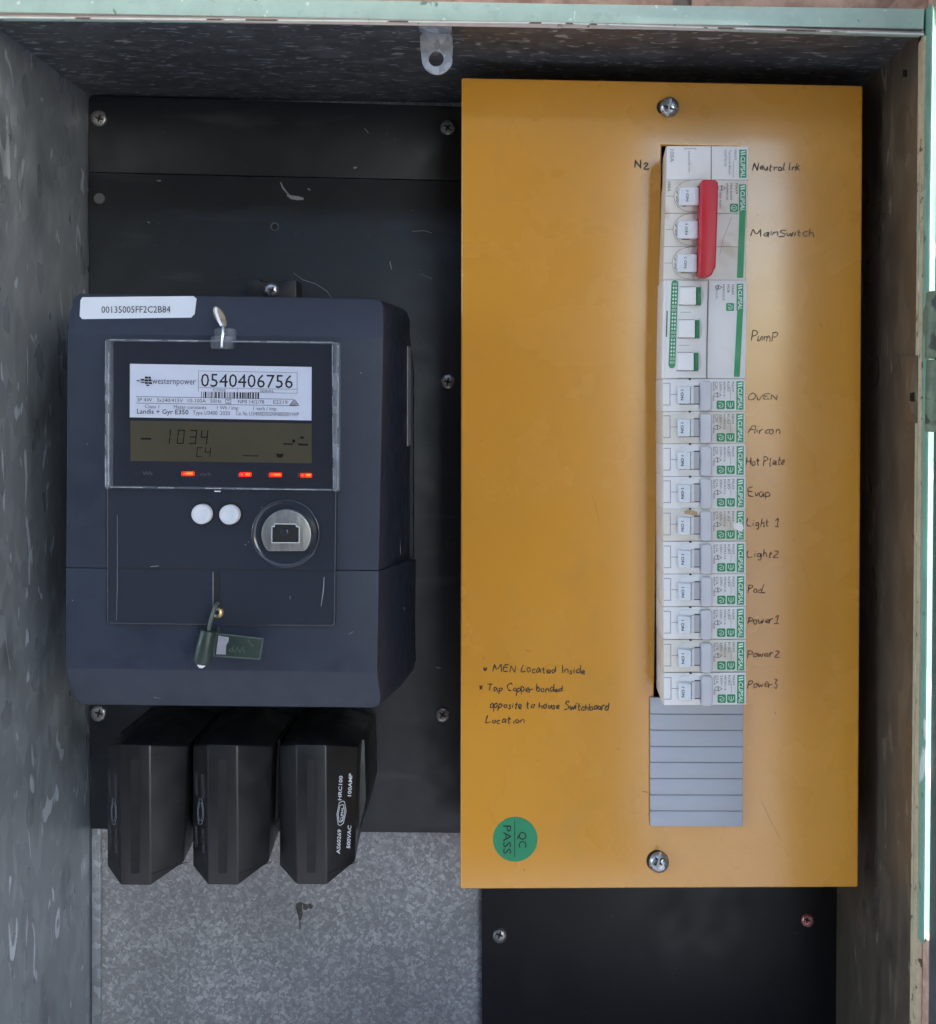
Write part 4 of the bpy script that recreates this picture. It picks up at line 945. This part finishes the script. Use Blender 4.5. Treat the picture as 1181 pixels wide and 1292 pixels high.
# neutral link
nl = thing('neutral_link', 'plain white neutral link module at the top of the breaker column', 'link module', P(890, 226, .56))
housing(nl, 841.5, 184.2, 945, 227, M['white'], skew=-.8, w0=1.2, draft=.005)
m = MB(); prism(m, rect(896.8, 184.5, 898, 227), BF - .0001, BF + .0002, M['shadow']); m.build('joint', nl)
m = MB(); e = BF - .00015
text(m, '100A', 845.5, 188.5, 5, e, M['ink3'], w=16, rot=90); text(m, 'Neutral link only', 868.5, 191, 2.6, e, M['ink3'], w=26, rot=90)
line(m, [(864, 189.5), (864, 187.2), (878, 187.4), (878, 189.5)], .6, e, M['ink3'])
for s, x, h, w in (('MAX9', 926.5, 3, 13), ('Terminal Block', 919.5, 3, 31), ('MX9TB100', 914, 2.8, 21)): text(m, s, x, 189, h, e, M['ink3'], w=w, rot=90)
line(m, [(925.2, 203), (925, 224)], .5, e, M['ink3']); m.build('lettering', nl, closed=False)
logo(nl, 932.8, 188.8, 224.2, 9.2, BF)

# main switch
ms = thing('main_switch', 'three-pole main switch with one red bar across its levers', 'switch', P(890, 352, .56))
for k in range(3):
    y = 227 + k * 42.1; housing(ms, 840.5 - k * 1.3, y, 944 - k * 1.1, y + 42.1, M['white_old'], skew=-1.2, w0=1.6, draft=.0045)
for k, y in enumerate((236, 278, 320.4)):
    dx = -k * 1.2
    m = MB(); q = [(884 + dx, y - 8)] + [(871 + dx + 20.5 * math.cos(rad(t)), y + 11.5 - 19.6 * math.sin(rad(t))) for t in range(90, 271, 15)] + [(884 + dx, y + 31.1)]
    prism(m, q, BF - .0012, BF, M['white_old']); m.build('lever_surround', ms, bevel=.0008)
    m = MB(); line(m, [(x_, y_) for x_, y_ in q[1:-1]], .5, BF - .0013, M['shadow']); line(m, [(841 + dx, y + 11.5), (852 + dx, y + 11.5)], .6, BF - .0001, M['ink3'])
    for a_ in (5, 12, 16): line(m, [(853.5 + dx, y + a_), (854.5 + dx, y + a_ + 3)], .8, BF - .0013, M['marker2'])
    m.build('scribed_line', ms, closed=False)
    toggle(ms, 857.2 + dx, y, 25, 22.5, 'I ON')
    m = MB(); prism(m, rect(880 + dx, y - 1, 888 + dx, y + .6), BF - .0035, BF - .001, M['groove']); prism(m, rect(862 + dx, y + 22.4, 888 + dx, y + 23.6), BF - .003, BF - .001, M['groove']); m.build('lever_gap', ms)
rb_ = [(886.5, 226), (903, 226.5), (906.5, 230), (906, 262), (903.2, 338), (900.5, 341), (899.5, 345.5), (896, 348.3), (886, 348.3), (882.8, 345), (884.5, 262), (886, 229)]
m = MB(); prism(m, rb_, BF - .0125, BF - .002, M['red']); m.build('linking_bar', ms, bevel=.0014, seg=3)
m = MB(); e = BF - .00015
text(m, '100A', 842.5, 229.5, 3.6, e, M['ink2'], w=12, rot=90)
for s, x, h, w in (('MAX9', 928, 3.2, 13), ('Main Switch', 921.5, 2.8, 21), ('MX9MS3100', 916.3, 2.6, 21)): text(m, s, x, 231.5, h, e, M['ink'] if h > 3 else M['ink2'], w=w, rot=90)
tick_mark(m, 910, 234, 5.5, e, M['ink2']); text(m, '100A 415V~', 907.5, 242, 2.6, e, M['ink2'], w=22, rot=90)
line(m, [(923, 274), (912, 303), (908, 322)], .5, e, M['ink3']); line(m, [(908.5, 270), (907.8, 272)], .5, e, M['ink3']); m.build('lettering', ms, closed=False)
icon(ms, 921, 257, 10.4, BF, 'ring')
logo(ms, 932.6, 232.5, 267, 8.8, BF, tail=(929.8, 350.5))

# pump breaker
pb = thing('three_pole_breaker', 'three-pole white breaker with green striped strip beside the word Pump', 'circuit breaker', P(888, 476, .56))
housing(pb, 837.5, 353.2, 943, 477.8, M['white'], skew=-2.2, w0=2.6, draft=.0035)
m = MB(); prism(m, [(841, 354), (893.5, 354), (892, 400), (891.3, 477), (838.8, 477)], BF - .0009, BF, M['white']); m.build('raised_face', pb, bevel=.0006)
m = MB(); prism(m, [(893.6, 354), (894.6, 354), (892.4, 477), (891.4, 477)], BF - .0010, BF + .0002, M['shadow']); m.build('joint', pb)
m = MB(); st_ = [(a + (850.2 - (b - 353) * .036) - 850, b) for a, b in rrect(847.2, 353.6, 855.8, 464.6, 4, 4)]
prism(m, st_, BF - .0011, BF - .0008, M['green']); sp_ = m.build('striped_strip', pb)
m = MB(); e = BF - .00125
for k in range(22):
    yy = 358.5 + k * 4.7; xx = 851.9 - (yy - 353) * .036
    for sgn in (-1, 1):
        cx = xx + sgn * 1.6
        if k % 7 in (0, 6): line(m, [(cx + 1.1 * math.cos(a), yy + 1.5 * math.sin(a)) for a in [2 * math.pi * j / 8 for j in range(9)]], .6, e, M['logo_w'])
        else: flat(m, [(cx, yy - 2), (cx + 1.3, yy), (cx, yy + 2), (cx - 1.3, yy)], e, M['logo_w'])
m.build('strip_print', sp_, closed=False)
m = MB(); line(m, [(841.8, 392.5), (840.8, 424.5)], 1.5, BF - .00115, M['green_dk']); m.build('green_mark', pb, closed=False)
for k, y in enumerate((362, 403.6, 445)):
    dx = -k * 1.5
    m = MB(); prism(m, [(884 + dx, y - 3), (887 + dx, y + 3), (888 + dx, y + 11), (887 + dx, y + 19), (884 + dx, y + 24)], BF - .0022, BF - .0008, M['grey_btn']); m.build('lever_surround', pb, bevel=.0004)
    m = MB(); x_ = 857.5 + dx
    fr = [P(x_, y, BF - .0018), P(x_ + 21, y, BF - .0052), P(x_ + 21, y + 22.3, BF - .0052), P(x_, y + 22.3, BF - .0018)]
    extr(m, fr, [Vector((v.x, BF - .0007, v.z)) for v in fr], M['white']); m.build('toggle', pb, bevel=.0005, seg=3)
    m = MB(); prism(m, rect(x_ + 21.2, y, x_ + 26.6, y + 22.3), BF - .0046, BF - .0007, M['green_dk']); m.build('green_flag', pb, bevel=.0003)
    m = MB(); line(m, [(x_ - 1, y + 22.9), (x_ + 27, y + 22.9)], .8, BF - .00115, M['groove']); line(m, [(x_ + 1, y + 32), (x_ + 14, y + 32)], .5, BF - .00115, M['shadow']); line(m, [(x_, y - .4), (x_ + 20, y - .4)], .5, BF - .00115, M['shadow']); m.build('scribed_line', pb, closed=False)
m = MB(); e = BF - .00015
for s, x, h, w in (('MAX9', 923, 3.2, 12.5), ('MCB', 917.5, 3, 10), ('MX9MC3310', 911.8, 2.5, 20)): text(m, s, x, 359, h, e, M['ink2'], w=w, rot=90)
tick_mark(m, 906, 359.5, 5, e, M['ink2']); text(m, '6000 415V', 903, 361, 2.6, e, M['ink3'], w=16, rot=90); m.build('lettering', pb, closed=False)
icon(pb, 916.2, 382.3, 10, BF, 'arc')
logo(pb, 929.6, 358, 391.6, 8.3, BF, tail=(926, 475.6))

# grey pole blank
gb = thing('pole_blank', 'grey ribbed blanking strip closing the slot under the last breaker', 'blanking strip', P(879, 1043, YE))
yk = [880, 901, 921.3, 942, 962, 982.4, 1003, 1023.2, 1043]
for a, b in zip(yk, yk[1:]):
    m = MB(); prism(m, [(820.4, a + .5), (938.2 - (a - 880) * .006, a + .9), (938.2 - (b - 880) * .006, b - .1), (820.6, b - .5)], YE - .0024, YE - .0004, M['blank']); m.build('segment', gb, bevel=.0004)
m = MB(); prism(m, [(820.9, 881), (937.7, 881.4), (936.8, 1042), (821, 1042)], YE - .0018, YE - .0003, M['blank_g']); m.build('carrier', gb)

for o in bpy.data.objects:
    if '_w' in o: del o['_w']
